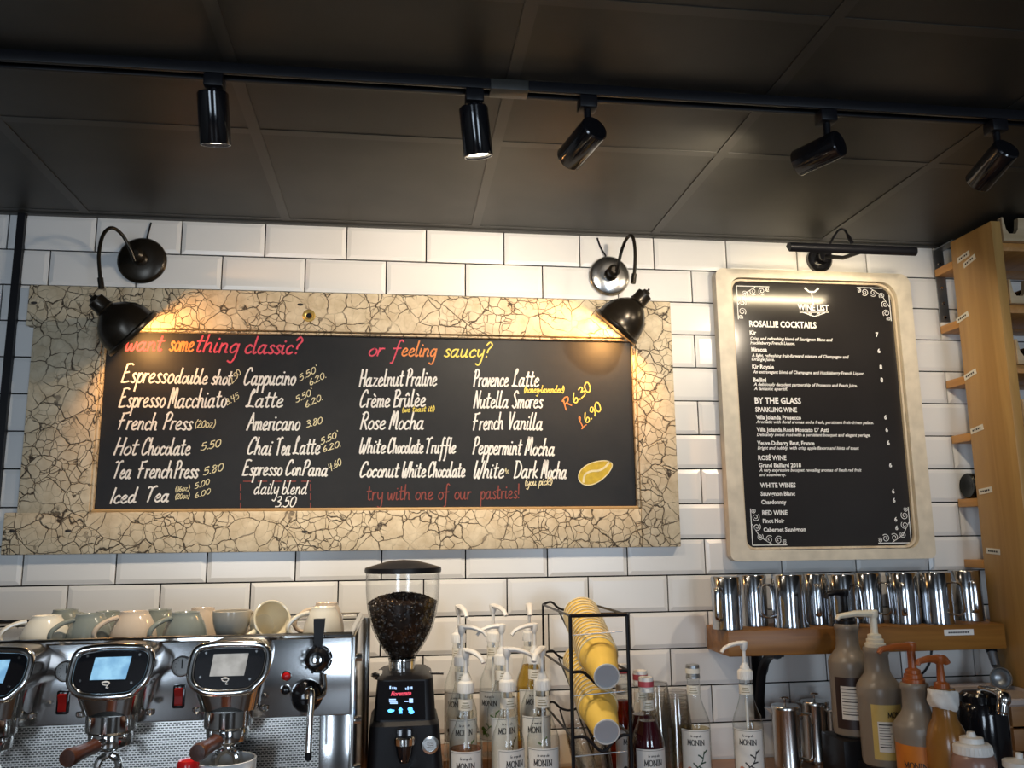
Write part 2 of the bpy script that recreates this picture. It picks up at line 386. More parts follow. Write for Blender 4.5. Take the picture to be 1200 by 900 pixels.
# hand-lettering: single strokes in chalk-marker style (x-height 1, capitals 2)
G = {
'a': '.62,.8 .4,1 .12,.7 .07,.22 .28,0 .55,.35 .66,1|.66,1 .6,.3 .7,0 .86,.12', 'b': '.1,2 .06,1 .06,.1|.06,.4 .2,.85 .42,.97 .62,.65 .54,.15 .3,0 .08,.15',
'c': '.58,.82 .4,1 .12,.72 .08,.25 .3,0 .62,.2', 'd': '.6,.8 .38,1 .1,.65 .09,.18 .3,0 .56,.4|.7,2 .62,.6 .66,.05 .86,.12',
'e': '.08,.42 .42,.55 .56,.82 .36,1 .1,.65 .1,.18 .34,0 .66,.2', 'f': '.66,1.85 .5,2.05 .34,1.7 .28,.2 .2,-.85 .05,-.9|0,.95 .6,1.0',
'g': '.6,.8 .38,1 .1,.65 .1,.2 .3,.05 .56,.4 .64,1|.64,1 .6,-.4 .42,-1 .12,-.85', 'h': '.12,2 .06,1 .05,0|.06,.5 .3,.97 .52,.85 .54,.1 .7,.05',
'i': '.1,1 .06,.25 .16,0 .3,.12|!.16,1.42 .2,1.5', 'k': '.1,2 .06,1 .05,0|!.52,1 .1,.48 .55,0', 'l': '.14,2 .07,.9 .08,.15 .2,0 .34,.15',
'm': '.08,1 .05,0|.06,.55 .26,.98 .42,.8 .42,0|.43,.55 .64,.98 .8,.8 .8,.1 .94,.08', 'n': '.08,1 .05,0|.06,.55 .3,.98 .52,.82 .52,.1 .68,.08',
'o': '.36,1 .1,.68 .09,.2 .34,0 .58,.3 .58,.75 .36,1 .4,.95', 'p': '.12,1 .08,.2 .04,-.9|.08,.45 .34,1 .6,.75 .54,.2 .32,0 .09,.2',
'r': '.08,1 .05,0|.06,.5 .22,.92 .46,.95', 's': '.5,.84 .34,1 .14,.8 .3,.52 .48,.25 .3,0 .04,.14', 't': '.24,1.7 .18,.8 .18,.15 .32,0 .46,.14|!-.02,1.12 .5,1.18',
'u': '.08,1 .07,.25 .26,0 .5,.35 .58,1|.58,1 .56,.2 .64,0 .78,.12', 'v': '.02,1 .22,0 .34,.3 .5,1', 'w': '.06,1 .08,.15 .28,.08 .44,.8|.46,.8 .5,.1 .7,.1 .86,1',
'y': '.08,1 .1,.35 .28,.1 .52,.45|.64,1 .58,-.4 .4,-1 .1,-.85', 'z': '!.08,.95 .54,.97 .05,.03 .6,.05',
'A': '!.02,0 .5,2|!.5,2 .86,0|.18,.75 .5,.85 .8,.78', 'B': '.14,2 .08,1 .06,0|.0,1.85 .45,2 .66,1.55 .2,1.06|.2,1.06 .68,.85 .62,.15 .05,.02',
'C': '.86,1.6 .72,1.98 .42,1.85 .14,1.1 .1,.3 .34,0 .8,.35', 'D': '.16,2 .08,0|0,1.95 .5,1.9 .86,1.1 .6,.2 .05,0',
'E': '.85,1.9 .6,2.02 .2,1.92|!.22,1.95 .05,.05|!.12,1.02 .58,1.12|.03,.03 .4,.03 .76,.12', 'F': '.86,2.0 .55,1.9 .15,1.86|!.26,1.9 .1,0|!-.04,.98 .56,1.1',
'H': '!.16,2 .05,0|!.72,2 .64,0|!.1,.95 .68,1.05', 'I': '!.22,2 .04,0', 'L': '.36,1.45 .56,1.85 .44,2.05 .28,1.6 .26,.5 .14,.05 0,.12|.14,.05 .4,.12 .8,.02',
'M': '.02,0 .18,1.9 .32,1.9 .42,.5|.42,.5 .6,1.95 .76,1.85 .8,.2 .96,.05', 'N': '!.04,0 .14,2|!.14,2 .58,0|!.58,0 .72,2',
'P': '.16,1.95 .1,1 .05,0|0,1.7 .34,2.02 .66,1.7 .52,1.1 .14,.95', 'R': '.16,1.95 .1,1 .05,0|0,1.75 .36,2.02 .66,1.65 .5,1.1 .14,1.0|!.3,1.02 .72,0',
'S': '.66,1.7 .44,2 .14,1.6 .36,1.05 .6,.5 .36,0 .02,.25', 'T': '-.02,1.8 .2,1.95 .5,1.8 .85,2.06 .95,1.95|!.48,1.82 .3,0', 'V': '!.02,2 .28,0|!.28,0 .6,2',
'W': '.1,2 .04,.25 .24,.04 .48,1.1|.5,1.1 .48,.2 .68,.04 .98,2',
'0': '.4,1.5 .1,1.1 .1,.3 .35,0 .6,.4 .62,1.2 .4,1.5', '1': '!.1,1.2 .3,1.5 .28,0', '2': '.06,1.2 .3,1.5 .56,1.2 .3,.6 .05,.05|!.05,.05 .62,.05',
'3': '.08,1.4 .4,1.5 .5,1.1 .22,.8|.22,.8 .58,.6 .5,.1 .05,.05', '4': '!.14,1.5 .08,.75 .6,.8|!.52,1.5 .4,-.2', '5': '!.6,1.5 .2,1.45 .14,.85|.14,.85 .5,.9 .58,.35 .3,0 .02,.12',
'6': '.46,1.5 .14,.8 .1,.25 .34,0 .56,.3 .44,.7 .14,.45', '8': '.5,1.3 .3,1.5 .12,1.2 .5,.5 .32,0 .08,.3 .55,1.2 .5,1.3', '9': '.56,1.2 .34,1.5 .1,1.1 .3,.75 .56,1.2 .5,.4 .3,0',
'.': '!.08,.02 .14,.08', ',': '!.14,.1 .04,-.25', '(': '.28,1.7 .06,.8 .26,-.2', ')': '.04,1.7 .26,.8 .06,-.2', '!': '!.14,1.9 .1,.55|!.08,.05 .1,.14',
'?': '.04,1.6 .3,2 .58,1.6 .3,1.0 .26,.6|!.24,.05 .27,.14', '-': '!.05,.55 .4,.6', '+': '!.05,.5 .5,.55|!.28,.85 .26,.2', '&': '.5,.5 .1,.1 .3,1 .1,.5 .5,0', "'": '!.1,1.7 .14,1.5',
}
G['è'] = G['e']+'|!.2,1.5 .42,1.25'; G['û'] = G['u']+'|!.1,1.3 .32,1.6|!.32,1.6 .52,1.3'
def chalk_strokes(txt, slant=.18):
    x = 0; out = []
    for ch in txt:
        if ch == ' ': x += .5; continue
        mx = 0
        for st in G[ch].split('|'):
            sharp = st[0] == '!'
            p = [tuple(map(float, q.split(','))) for q in st.lstrip('!').split()]
            mx = max(mx, max(q[0] for q in p))
            q3 = [Vector((a, b, 0)) for a, b in p]
            if not sharp and len(q3) > 2: q3 = smooth_path(q3, 5)
            out.append([(x+q.x+slant*q.y, q.y) for q in q3])
        x += mx+.12
    return out, x
def put_chalk(mb, txt, o, ux, uz, width, xh, pen, m=0, slant=.18):
    st, w = chalk_strokes(txt, slant); kx = width/w
    o, ux, uz = Vector(o), Vector(ux), Vector(uz); nrm = Vector((0, -1, 0))
    for q, s in enumerate(st):      # each stroke lies on top of the one before
        P = [o+ux*(a*kx)+uz*(b*xh)+nrm*(.00012*(q % 12)) for a, b in s]
        jit = [pen*(.9+.25*random.random()) for _ in P]
        vs = []; fs = []
        for i, p in enumerate(P):
            t = (P[min(i+1, len(P)-1)]-P[max(i-1, 0)]); t.normalize()
            b = nrm.cross(t); e = Vector()
            if i == 0: e = -t*pen*.3
            if i == len(P)-1: e = t*pen*.3
            vs += [p+e+b*jit[i]/2, p+e-b*jit[i]/2]
            if i: fs.append((2*i-2, 2*i-1, 2*i+1, 2*i))
        mb.add(vs, fs, m)

# ------------------------------------------------------------------ the room
TW, TH, ZC = .230, .1007, 2.44          # tile pitch, ceiling height
CZ = .935                                # counter top
mb = MB(); mb.box((-2.6, 0, 0), (4.6, .12, ZC+.1), 1)
for row in range(1, 16):
    z1 = ZC-(row-1)*TH; z0 = z1-TH; off = 0 if row % 2 else .5
    for i in range(-7, 17):
        x0 = (i+off)*TW; x1 = x0+TW
        if x0 < -1.4 or x1 > 3.9: continue
        g = .0019; b = .013
        a = [(x0+g, z0+g), (x1-g, z0+g), (x1-g, z1-g), (x0+g, z1-g)]
        c = [(x0+b, z0+b), (x1-b, z0+b), (x1-b, z1-b), (x0+b, z1-b)]
        t = [random.gauss(0, .00022) for _ in range(4)]
        t[3] = t[0]+t[2]-t[1]
        mb.add([(x, .0, z) for x, z in a]+[(x, -.0055, z) for x, z in a]+[(x, -.0085+t[k], z) for k, (x, z) in enumerate(c)],
               [(k, (k+1) % 4, 4+(k+1) % 4, 4+k) for k in range(4)]+[(4+k, 4+(k+1) % 4, 8+(k+1) % 4, 8+k) for k in range(4)]+[(8, 9, 10, 11)], 0)
struct(mb.build('wall_back', [M_TILE, M_GROUT], smooth=0))

# suspended ceiling: dark panels on a grid of dark bars
GX = [-.565+.5425*i for i in range(-4, 10)]; GY = [-.578-.5435*i for i in range(-1, 11)]
mb = MB(); mb.box((-2.6, -6.1, ZC+.004), (4.6, .1, ZC+.1), 0)
for x in GX: mb.box((x-.0125, -6.1, ZC+.002), (x+.0125, 0, ZC+.006), 1)
for y in GY:
    if y < 0: mb.box((-2.6, y-.0125, ZC+.0026), (4.6, y+.0125, ZC+.006), 1)
mb.box((-2.6, -.022, ZC-.002), (4.6, 0, ZC+.006), 1)
struct(mb.build('ceiling', [M_CEIL, M_BAR], smooth=0))
M_WALLPAINT = mat('warm_grey_paint', (.30, .28, .26), .8, noise=.06)
M_FLOOR = wood('dark_floor_boards', (.09, .05, .03), (.17, .10, .06), 'y', .4, 5)
struct(MB().box((-2.6, -6.1, -.06), (4.6, .1, 0)).build('floor', M_FLOOR, smooth=0))
struct(MB().box((-2.7, -6.1, 0), (-2.6, .1, ZC+.1)).build('wall_left', M_WALLPAINT, smooth=0))
struct(MB().box((4.6, -6.1, 0), (4.7, .1, ZC+.1)).build('wall_right', M_WALLPAINT, smooth=0))
mb = MB()
for lo, hi in (((-2.7, 0), (4.7, .58)), ((-2.7, 2.32), (4.7, 2.54)), ((-2.7, .58), (-1.15, 2.32)), ((-.05, .58), (2.05, 2.32)), ((3.15, .58), (4.7, 2.32))):
    mb.box((lo[0], -6.2, lo[1]), (hi[0], -6.1, hi[1]))
struct(mb.build('wall_rear', M_WALLPAINT, smooth=0))
for n, (a, b) in enumerate(((-1.15, -.05), (2.05, 3.15))):
    fr = MB(); fr.frame([(a, .58), (b, .58), (b, 2.32), (a, 2.32)], [(a+.06, .64), (b-.06, .64), (b-.06, 2.26), (a+.06, 2.26)], -6.18, -6.08)
    o = struct(fr.build('window_%d' % (n+1), M_BLACK, smooth=0))
    MB().box((a+.06, -6.14, .64), (b-.06, -6.134, 2.26)).build('pane', M_GLASS, o, smooth=0)
# black corner strip running down the tiles left of the chalkboard
struct(MB().box((-.203, -.022, CZ), (-.183, 0, ZC)).build('trim_1', M_BLACK, smooth=0))

# worktop along the wall
w = thing('worktop', 'brown wooden worktop along the tiled wall under all the coffee equipment', 'counter', (1.0, -.42, 0))
MB().box((-1.6, -.86, CZ-.045), (2.95, -.0100, CZ), bev=.004).build('counter_top', M_COUNTER, w)
mb = MB(); mb.box((-1.55, -.80, .1), (2.9, -.012, CZ-.045)); mb.box((-1.5, -.74, 0), (2.85, -.05, .1))
mb.build('cabinet_base', M_BLACK, w, smooth=0)

# ------------------------------------------------------------------ chalkboard in its old door frame
BX0, BX1, BZ0, BZ1 = -.160, 1.645, 1.513, 2.231        # outer
IX0, IX1, IZ0, IZ1 = .047, 1.533, 1.620, 2.115        # opening
YF = -.036
cb = thing('chalkboard_menu', 'black chalkboard drinks menu in a wide crackled cream old-door frame on the tiles', 'chalkboard', (.74, 0, BZ0))
def stile(x0, x1, z0, z1, name, extra=None):
    m = MB(); m.box((x0, YF, z0), (x1, -.0085, z1), 0, bev=.003)
    return m.build(name, M_CRACK, cb)
stile(-.130, .047, IZ0-.002, IZ1+.004, 'frame_stile')
stile(IX1, BX1, BZ0, BZ1, 'frame_stile')
stile(-.150, IX1-.001, IZ1+.003, BZ1, 'frame_rail')
stile(BX0, IX1-.001, BZ0, IZ0, 'frame_rail')
mb = MB()      # worn moulding round the opening, bare wood along the bottom
for (x0, x1, z0, z1) in ((IX0, IX1, IZ0, IZ0+.008), (IX0, IX1, IZ1-.006, IZ1), (IX0, IX0+.007, IZ0, IZ1), (IX1-.009, IX1, IZ0, IZ1)):
    mb.box((x0, YF+.006, z0), (x1, -.010, z1), bev=.003)
mb.m = [0 if k < len(mb.m)//4 else 1 for k in range(len(mb.m))]
plabel(mb.build('bead_moulding', [M_RAWWOOD, M_CRACK], cb), 'worn moulding round the board, bare golden wood along the bottom')
YB = -.016
MB().box((IX0-.01, YB, IZ0-.01), (IX1+.01, -.009, IZ1+.01)).build('board', M_CHALKBOARD, cb, smooth=0)
mb = MB(); p = at(362, 370, YF)
X = axis_matrix((p.x, YF+.002, p.z), (0, -1, 0))
mb.lathe([(.0075, .0), (.0075, .004), (.010, .005), (.011, .0035), (.016, .0035), (.018, .002), (.0185, 0)], 24, 0, X); mb.lathe([(.0076, .0024), (0, .0024)], 16, 1, X)
plabel(mb.build('keyhole_plate', [M_BRASS, M_BLACK], cb), 'round worn brass keyhole plate')
mb = MB()
for (x, y) in ((40, 355), (352, 357), (15, 622), (80, 622), (357, 623)):
    p = at(x, y, YF); mb.lathe([(.004, .0008), (.002, .003), (0, .003)], 8, 0, axis_matrix((p.x, YF, p.z), (0, -1, 0)), 2.2, 1)
mb.build('nail_mark', M_INK, cb)

# the chalk lettering: (text, start px, end px, baseline px, x-height px, pen, material)
YC = YB-.0008
CH = [M_CHALK, M_CREAM, M_YELLOW, M_PINK, M_ORANGE, M_REDBROWN, M_GOLD]
def line(txt, x0, y0, x1, y1, xh, pen=.0044, mi=0, slant=.18):
    a, b = at(x0, y0, YC), at(x1, y1, YC); ux = (b-a); w = ux.length; ux.normalize()
    h = (at(x0, y0-xh, YC)-a).length
    m = MB(); uz = Vector((-ux.z, 0, ux.x))
    put_chalk(m, txt, a, ux, uz, w, h, pen, 0, slant)
    return m
def write(lines, label, mi):
    for l in lines: plabel(line(*l).build('chalk_lettering', CH[mi], cb, smooth=0), label)
T = .0044
# white names, one part per menu entry
for l in [('Espresso', 142, 448, 203, 449, 11), ('double shot', 204, 449, 271, 451, 9), ('Espresso', 139, 477, 193, 477, 11), ('Macchiato', 197, 478, 265, 477, 11),
          ('French', 138, 503, 184, 504, 10), ('Press', 191, 503, 225, 504, 10), ('Hot', 133, 533, 161, 533, 10), ('Chocolate', 165, 533, 223, 533, 10),
          ('Tea', 132, 560, 153, 561, 10), ('French', 161, 560, 202, 560, 10), ('Press', 204, 560, 232, 560, 10), ('Iced', 129, 590, 160, 589, 9), ('Tea', 170, 588, 198, 588, 9),
          ('Cappucino', 285, 451, 346, 451, 10), ('Latte', 288, 477, 332, 477, 10), ('Americano', 289, 504, 351, 504, 10), ('Chai', 289, 532, 318, 533, 10),
          ('Tea', 323, 533, 340, 533, 10), ('Latte', 343, 532, 375, 532, 10), ('Espresso', 284, 557, 330, 557, 9), ('Con', 334, 557, 353, 557, 9), ('Pana', 354, 557, 384, 558, 9),
          ('Hazelnut', 421, 453, 473, 452, 10), ('Praline', 476, 452, 512, 452, 10), ('Crème', 421, 477, 457, 477, 10), ('Brûlèe', 461, 477, 499, 476, 10),
          ('Rose', 422, 503, 452, 503, 10), ('Mocha', 456, 503, 497, 503, 10), ('White', 421, 531, 452, 531, 9), ('Chocolate', 454, 531, 496, 531, 9), ('Truffle', 498, 531, 534, 531, 9),
          ('Coconut', 421, 559, 467, 559, 9), ('White', 471, 559, 499, 559, 9), ('Chocolate', 501, 559, 545, 559, 9),
          ('Provence', 555, 453, 596, 453, 10), ('Latte', 600, 453, 632, 453, 10), ('Nutella', 555, 478, 596, 478, 10), ('Smores', 600, 478, 636, 478, 10),
          ('French', 554, 504, 590, 503, 10), ('Vanilla', 595, 503, 636, 504, 10), ('Peppermint', 554, 532, 611, 533, 10), ('Mocha', 615, 533, 650, 534, 10),
          ('White', 555, 560, 591, 560, 10), ('Dark', 602, 560, 630, 560, 10), ('Mocha', 634, 560, 664, 561, 10)]:
    write([l], 'white chalk word reading '+l[0], 0)
write([('daily blend', 297, 579, 360, 579, 8, .003), ('3.50', 322, 594, 346, 594, 8, .003)], 'thin chalk note about the daily blend', 0)
write([('2.50', 272, 450, 283, 437, 4, .002), ('3.45', 266, 475, 281, 466, 4.5, .0022), ('(20oz)', 228, 501, 252, 501, 5.5, .0022), ('5.50', 235, 528, 259, 523, 5.5, .0026),
       ('5.80', 238, 557, 262, 551, 5.5, .0026), ('(16oz)', 205, 576, 222, 575, 4, .002), ('(20oz)', 205, 585, 222, 584, 4, .002), ('5.00', 228, 573, 246, 567, 4, .002), ('6.00', 228, 584, 247, 578, 4, .002)],
      'small cream chalk prices of the left column', 1)
write([("5.50'", 351, 447, 373, 435, 4.5, .0024), ('6.20.', 363, 452, 383, 442, 4.5, .0024), ("5.50'", 347, 472, 367, 462, 4.5, .0024), ('6.20.', 358, 478, 379, 468, 4.5, .0024),
       ('3.80', 359, 501, 378, 496, 5, .0024), ("5.50'", 376, 521, 397, 512, 4.5, .0024), ('6.20.', 378, 530, 400, 523, 4.5, .0024), ('4.60', 386, 552, 401, 544, 5, .0024)],
      'small cream chalk prices of the second column', 1)
write([('(we toast it!)', 471, 483, 509, 482, 3.6, .0022), ('(honey+lavender!)', 614, 460, 661, 460, 4.2, .0024), ('6.30', 673, 474, 694, 456, 7, .0034), ('6.90', 687, 497, 706, 479, 7, .0034)], 'yellow chalk notes and prices', 2)
write([('(you pick!)', 615, 569, 647, 568, 4.4, .0024), ('&', 593, 556, 597, 554, 7, .0026)], 'cream chalk note under the last entry', 1)
write([('want', 146, 411, 191, 411, 10, .0046)], 'pink chalk word want', 3)
write([('some', 198, 411, 227, 412, 11, .0046)], 'orange chalk letters of the left heading', 4)
write([('thing', 228, 412, 279, 414, 11, .0046), ('classic?', 286, 414, 352, 415, 10, .0050)], 'pink chalk words of the left heading', 3)
write([('or', 431, 417, 450, 417, 9, .0042), ('f', 459, 417, 470, 417, 9, .0042)], 'pink chalk start of the right heading', 3)
write([('eeling', 470, 417, 511, 418, 9, .0042)], 'orange chalk middle of the right heading', 4)
write([('saucy?', 520, 418, 575, 419, 9, .0042)], 'yellow chalk end of the right heading', 2)
write([('R', 663, 481, 671, 474, 6, .0036), ('L', 682, 503, 688, 497, 6, .0030)], 'orange chalk size letters', 4)
write([('try with one of our', 430, 586, 553, 585, 9, .0030, 0, .03), ('pastries!', 563, 585, 609, 584, 9, .0030, 0, .03)], 'dull red chalk line along the bottom', 5)
# the dashed red box round the daily blend, and the gold bean
m = MB()
def dash(x0, y0, x1, y1, w=.0014, mm=None):
    a, b = at(x0, y0, YC), at(x1, y1, YC); t = (b-a).normalized(); n = Vector((-t.z, 0, t.x))*w
    (mm or m).add([a+n, a-n, b-n, b+n], [(0, 1, 2, 3)])
for k in range(5): dash(285+k*17, 564, 296+k*17, 564)
for k in range(3): dash(282, 567+k*11, 282, 575+k*11); dash(364, 567+k*11, 364, 575+k*11)
plabel(m.build('chalk_border', CH[5], cb, smooth=0), 'dashed dull red chalk border')
m = MB(); C0 = at(698, 553, YC); ux = (at(717, 543, YC)-at(679, 563, YC)); L = ux.length/2; ux.normalize(); uz = Vector((-ux.z, 0, ux.x))
pts = []
for i in range(40):
    t = 2*PI*i/40; ww = .52*(1-.22*math.cos(t)); pts.append(C0+ux*(L*math.cos(t))+uz*(L*ww*math.sin(t)))
m.add(pts, [tuple(range(40))]); plabel(m.build('chalk_bean', CH[6], cb, smooth=0), 'gold chalk drawing of a coffee bean')
m = MB()
seam = smooth_path([C0+ux*(L*a)+uz*(L*b)+Vector((0, -.0004, 0)) for a, b in ((-.86, -.2), (-.6, .12), (-.2, .14), (.2, -.02), (.6, .0), (.97, .14))], 5)
ring = [p+Vector((0, -.0004, 0)) for p in pts]
for P, wd in ((seam, .003), (ring+[ring[0]], .0014)):
    for a, b in zip(P, P[1:]):
        n = (b-a).normalized(); n = Vector((-n.z, 0, n.x))*wd; m.add([a+n, a-n, b-n, b+n], [(0, 1, 2, 3)])
plabel(m.build('bean_outline', M_CREAM, cb, smooth=0), 'pale chalk outline and crease of the bean')

# ------------------------------------------------------------------ wine list
WX0, WX1, WZ0, WZ1 = 1.789, 2.420, 1.470, 2.339
wl = thing('wine_list', 'black printed wine list in a cream painted frame with rounded corners', 'menu board', (2.1, 0, WZ0))
outer = rrect(WX0, WX1, WZ0, WZ1, [.02, .02, .035, .025], 6)
inner = rrect(1.836, 2.372, 1.500, 2.312, [.025, .035, .055, .030], 6)
mb = MB(); mb.frame(outer, inner, -.040, -.0085)
mb.build('frame', M_CREAMPAINT, wl, smooth=40)
M_LIP = wood('pale_worn_wood', (.50, .38, .24), (.68, .58, .43), 'z', .5, 8)
lip_o = rrect(1.838, 2.370, 1.502, 2.310, [.025, .035, .055, .030], 6); lip_i = rrect(1.844, 2.364, 1.508, 2.304, [.022, .032, .052, .027], 6)
mb = MB(); mb.frame(lip_o, lip_i, -.028, -.014); plabel(mb.build('inner_lip', M_LIP, wl), 'bare wood inner lip of the frame')
YP = -.018
MB().prism(rrect(1.838, 2.370, 1.502, 2.310, [.025, .035, .055, .030], 6), YP, -.009).build('printed_panel', M_PANEL, wl, smooth=0)
YT = YP-.0008
PART = 'price'
def wtext(_, txt, x0, y0, x1, h, bold=.015, shear=0):
    a = at(x0, y0, YT); b = at(x1, y0, YT); hh = (at(x0, y0-h, YT).z-a.z)*1.12
    m = MB(); put_text(m, txt, a, (1, 0, 0), (0, 0, 1), b.x-a.x, hh, 0, bold, shear); m.build(PART, M_PRINT, wl, smooth=0)
PART = 'title'; wtext(None, 'WINE LIST', 935.2, 363.3, 971.2, 6, .02)
PART = 'heading'
for t, x0, y, x1, h in (('ROSALLIE COCKTAILS', 878.3, 382.7, 956.8, 6.2), ('BY THE GLASS', 884.6, 472.6, 938.9, 6.2), ('SPARKLING WINE', 885.3, 482.5, 934, 4.8), ('ROSÉ WINE', 888.6, 539, 921.6, 4.8), ('WHITE WINES', 891, 571.3, 932.6, 4.8), ('RED WINE', 893.4, 603.6, 923, 4.8)):
    wtext(None, t, x0, y, x1, h, .03)
PART = 'drink_name'
for t, x0, y, x1 in (('Kir', 878.7, 392, 886.4), ('Mimosa', 880.5, 411.7, 898.9), ('Kir Royale', 881.6, 431.9, 907), ('Bellini', 882.7, 447.3, 898), ('Villa Jolanda Prosecco', 886, 491.3, 938.9),
                     ("Villa Jolanda Rosé Moscato D' Asti", 886.8, 505.6, 971), ('Veuve Dubarry Brut, France', 887.5, 521.4, 954.6), ('Grand Baillard 2018', 889.3, 547.4, 938.9),
                     ('Sauvignon Blanc', 891.5, 580.8, 931.9), ('Chardonnay', 892.3, 590.7, 921.6), ('Pinot Noir', 894, 612.7, 919.4), ('Cabernet Sauvignon', 894.8, 623, 944.4)):
    wtext(None, t, x0, y, x1, 4.2, .03)
PART = 'description'
for t, x0, y, x1 in (('Crisp and refreshing blend of Sauvignon Blanc and', 879.4, 398.1, 975.6), ('Huckleberry French Liquor.', 879.4, 403.3, 931.5), ('A light, refreshing fruit-forward mixture of Champagne and', 880.9, 418, 994.6),
                     ('Orange Juice.', 880.9, 422.6, 907.7), ('An extravagant blend of Champagne and Huckleberry French Liquor.', 882.4, 437.4, 1012.6),
                     ('A deliciously decadent partnership of Prosecco and Peach Juice.', 883.5, 452, 1004.5), ('A fantastic aperitif.', 883.8, 457, 923), ('Aromatic with floral aromas and a fresh, persistent fruit-driven palate.', 886, 496, 1023.6),
                     ('Delicately sweet rosé with a persistent bouquet and elegant perlage.', 887, 511, 1020), ('Bright and bubbly, with crisp apple flavors and hints of toast', 887.9, 526.5, 1006.7),
                     ('A very expressive bouquet revealing aromas of fresh red fruit', 890, 552.6, 1009.7), ('and strawberry.', 890, 558, 920.9)):
    wtext(None, t, x0, y, x1, 3.2, .02, .25)
PART = 'price'
for t, x, y in (('7', 1028, 394.5), ('6', 1030.2, 413.5), ('8', 1032.4, 432.6), ('8', 1033.5, 447.7), ('6', 1038, 491.3), ('6', 1039.4, 506), ('6', 1041.2, 521.4), ('6', 1043.8, 547.4), ('6', 1047, 578), ('6', 1048, 588.6), ('6', 1050, 611), ('6', 1051, 621)):
    wtext(None, t, x-1.6, y, x+1.6, 4.4, .03)
def ribbon(m, P, w):
    for i, (a, b) in enumerate(zip(P, P[1:])):
        n = (b-a).normalized(); n = Vector((-n.z, 0, n.x))*w; m.add([a+n, a-n, b-n, b+n], [(0, 1, 2, 3)])
def spiral(cx, cz, r, a0, turns, sgn):
    return [Vector((cx+r*(1-.8*t/24)*math.cos(a0+sgn*turns*2*PI*t/24), YT, cz+r*(1-.8*t/24)*math.sin(a0+sgn*turns*2*PI*t/24))) for t in range(25)]
def corner(cx, cz, sx, sz):
    m = MB(); V = lambda a, b: Vector((cx+sx*a, YT, cz+sz*b))
    ribbon(m, [V(0, .105), V(0, 0), V(.105, 0)], .0012)
    for a, b, rr in ((.024, .024, .010), (.052, .016, .012), (.016, .052, .012), (.080, .014, .012), (.014, .080, .012), (.098, .008, .007), (.008, .098, .007)):
        P = [Vector((cx+sx*(p.x), YT, cz+sz*(p.z))) for p in spiral(a, b, rr, PI/4, 1.6, 1 if a > b else -1)]; ribbon(m, P, .0009)
    ribbon(m, smooth_path([V(.002, .06), V(.02, .03), V(.024, .024), V(.03, .02), V(.06, .002)], 5), .0010)
    m.build('scroll_ornament', M_PRINT, wl, smooth=0)
pa = at(863, 335, YT); corner(pa.x+.0, pa.z, 1, -1)
pa = at(1041, 338, YT); corner(pa.x, pa.z, -1, -1)
pa = at(882, 639, YT); corner(pa.x, pa.z, 1, 1)
pa = at(1068, 636, YT); corner(pa.x, pa.z, -1, 1)
m = MB(); g0 = at(953, 357, YT); g1 = at(951, 342, YT)          # little glass emblem over the title and flourish under it
ribbon(m, [g0, g1], .0018); ribbon(m, [g1+Vector((-.022, 0, .012)), g1+Vector((-.008, 0, 0)), g1+Vector((.010, 0, 0)), g1+Vector((.024, 0, .012))], .0028)
q0, q1 = at(937, 366, YT), at(971, 366, YT); ribbon(m, [q0, q1], .0010)
mid = (q0+q1)/2
for s in (-1, 1):
    ribbon(m, [Vector((mid.x+s*(p.x), YT, mid.z+p.z)) for p in spiral(.012, -.006, .006, PI/2, 1.3, -1)], .0010)
    ribbon(m, [mid+Vector((s*.035, 0, -.001)), mid+Vector((s*.018, 0, -.007)), mid+Vector((0, 0, -.013))], .0014)
m.build('emblem', M_PRINT, wl, smooth=0)

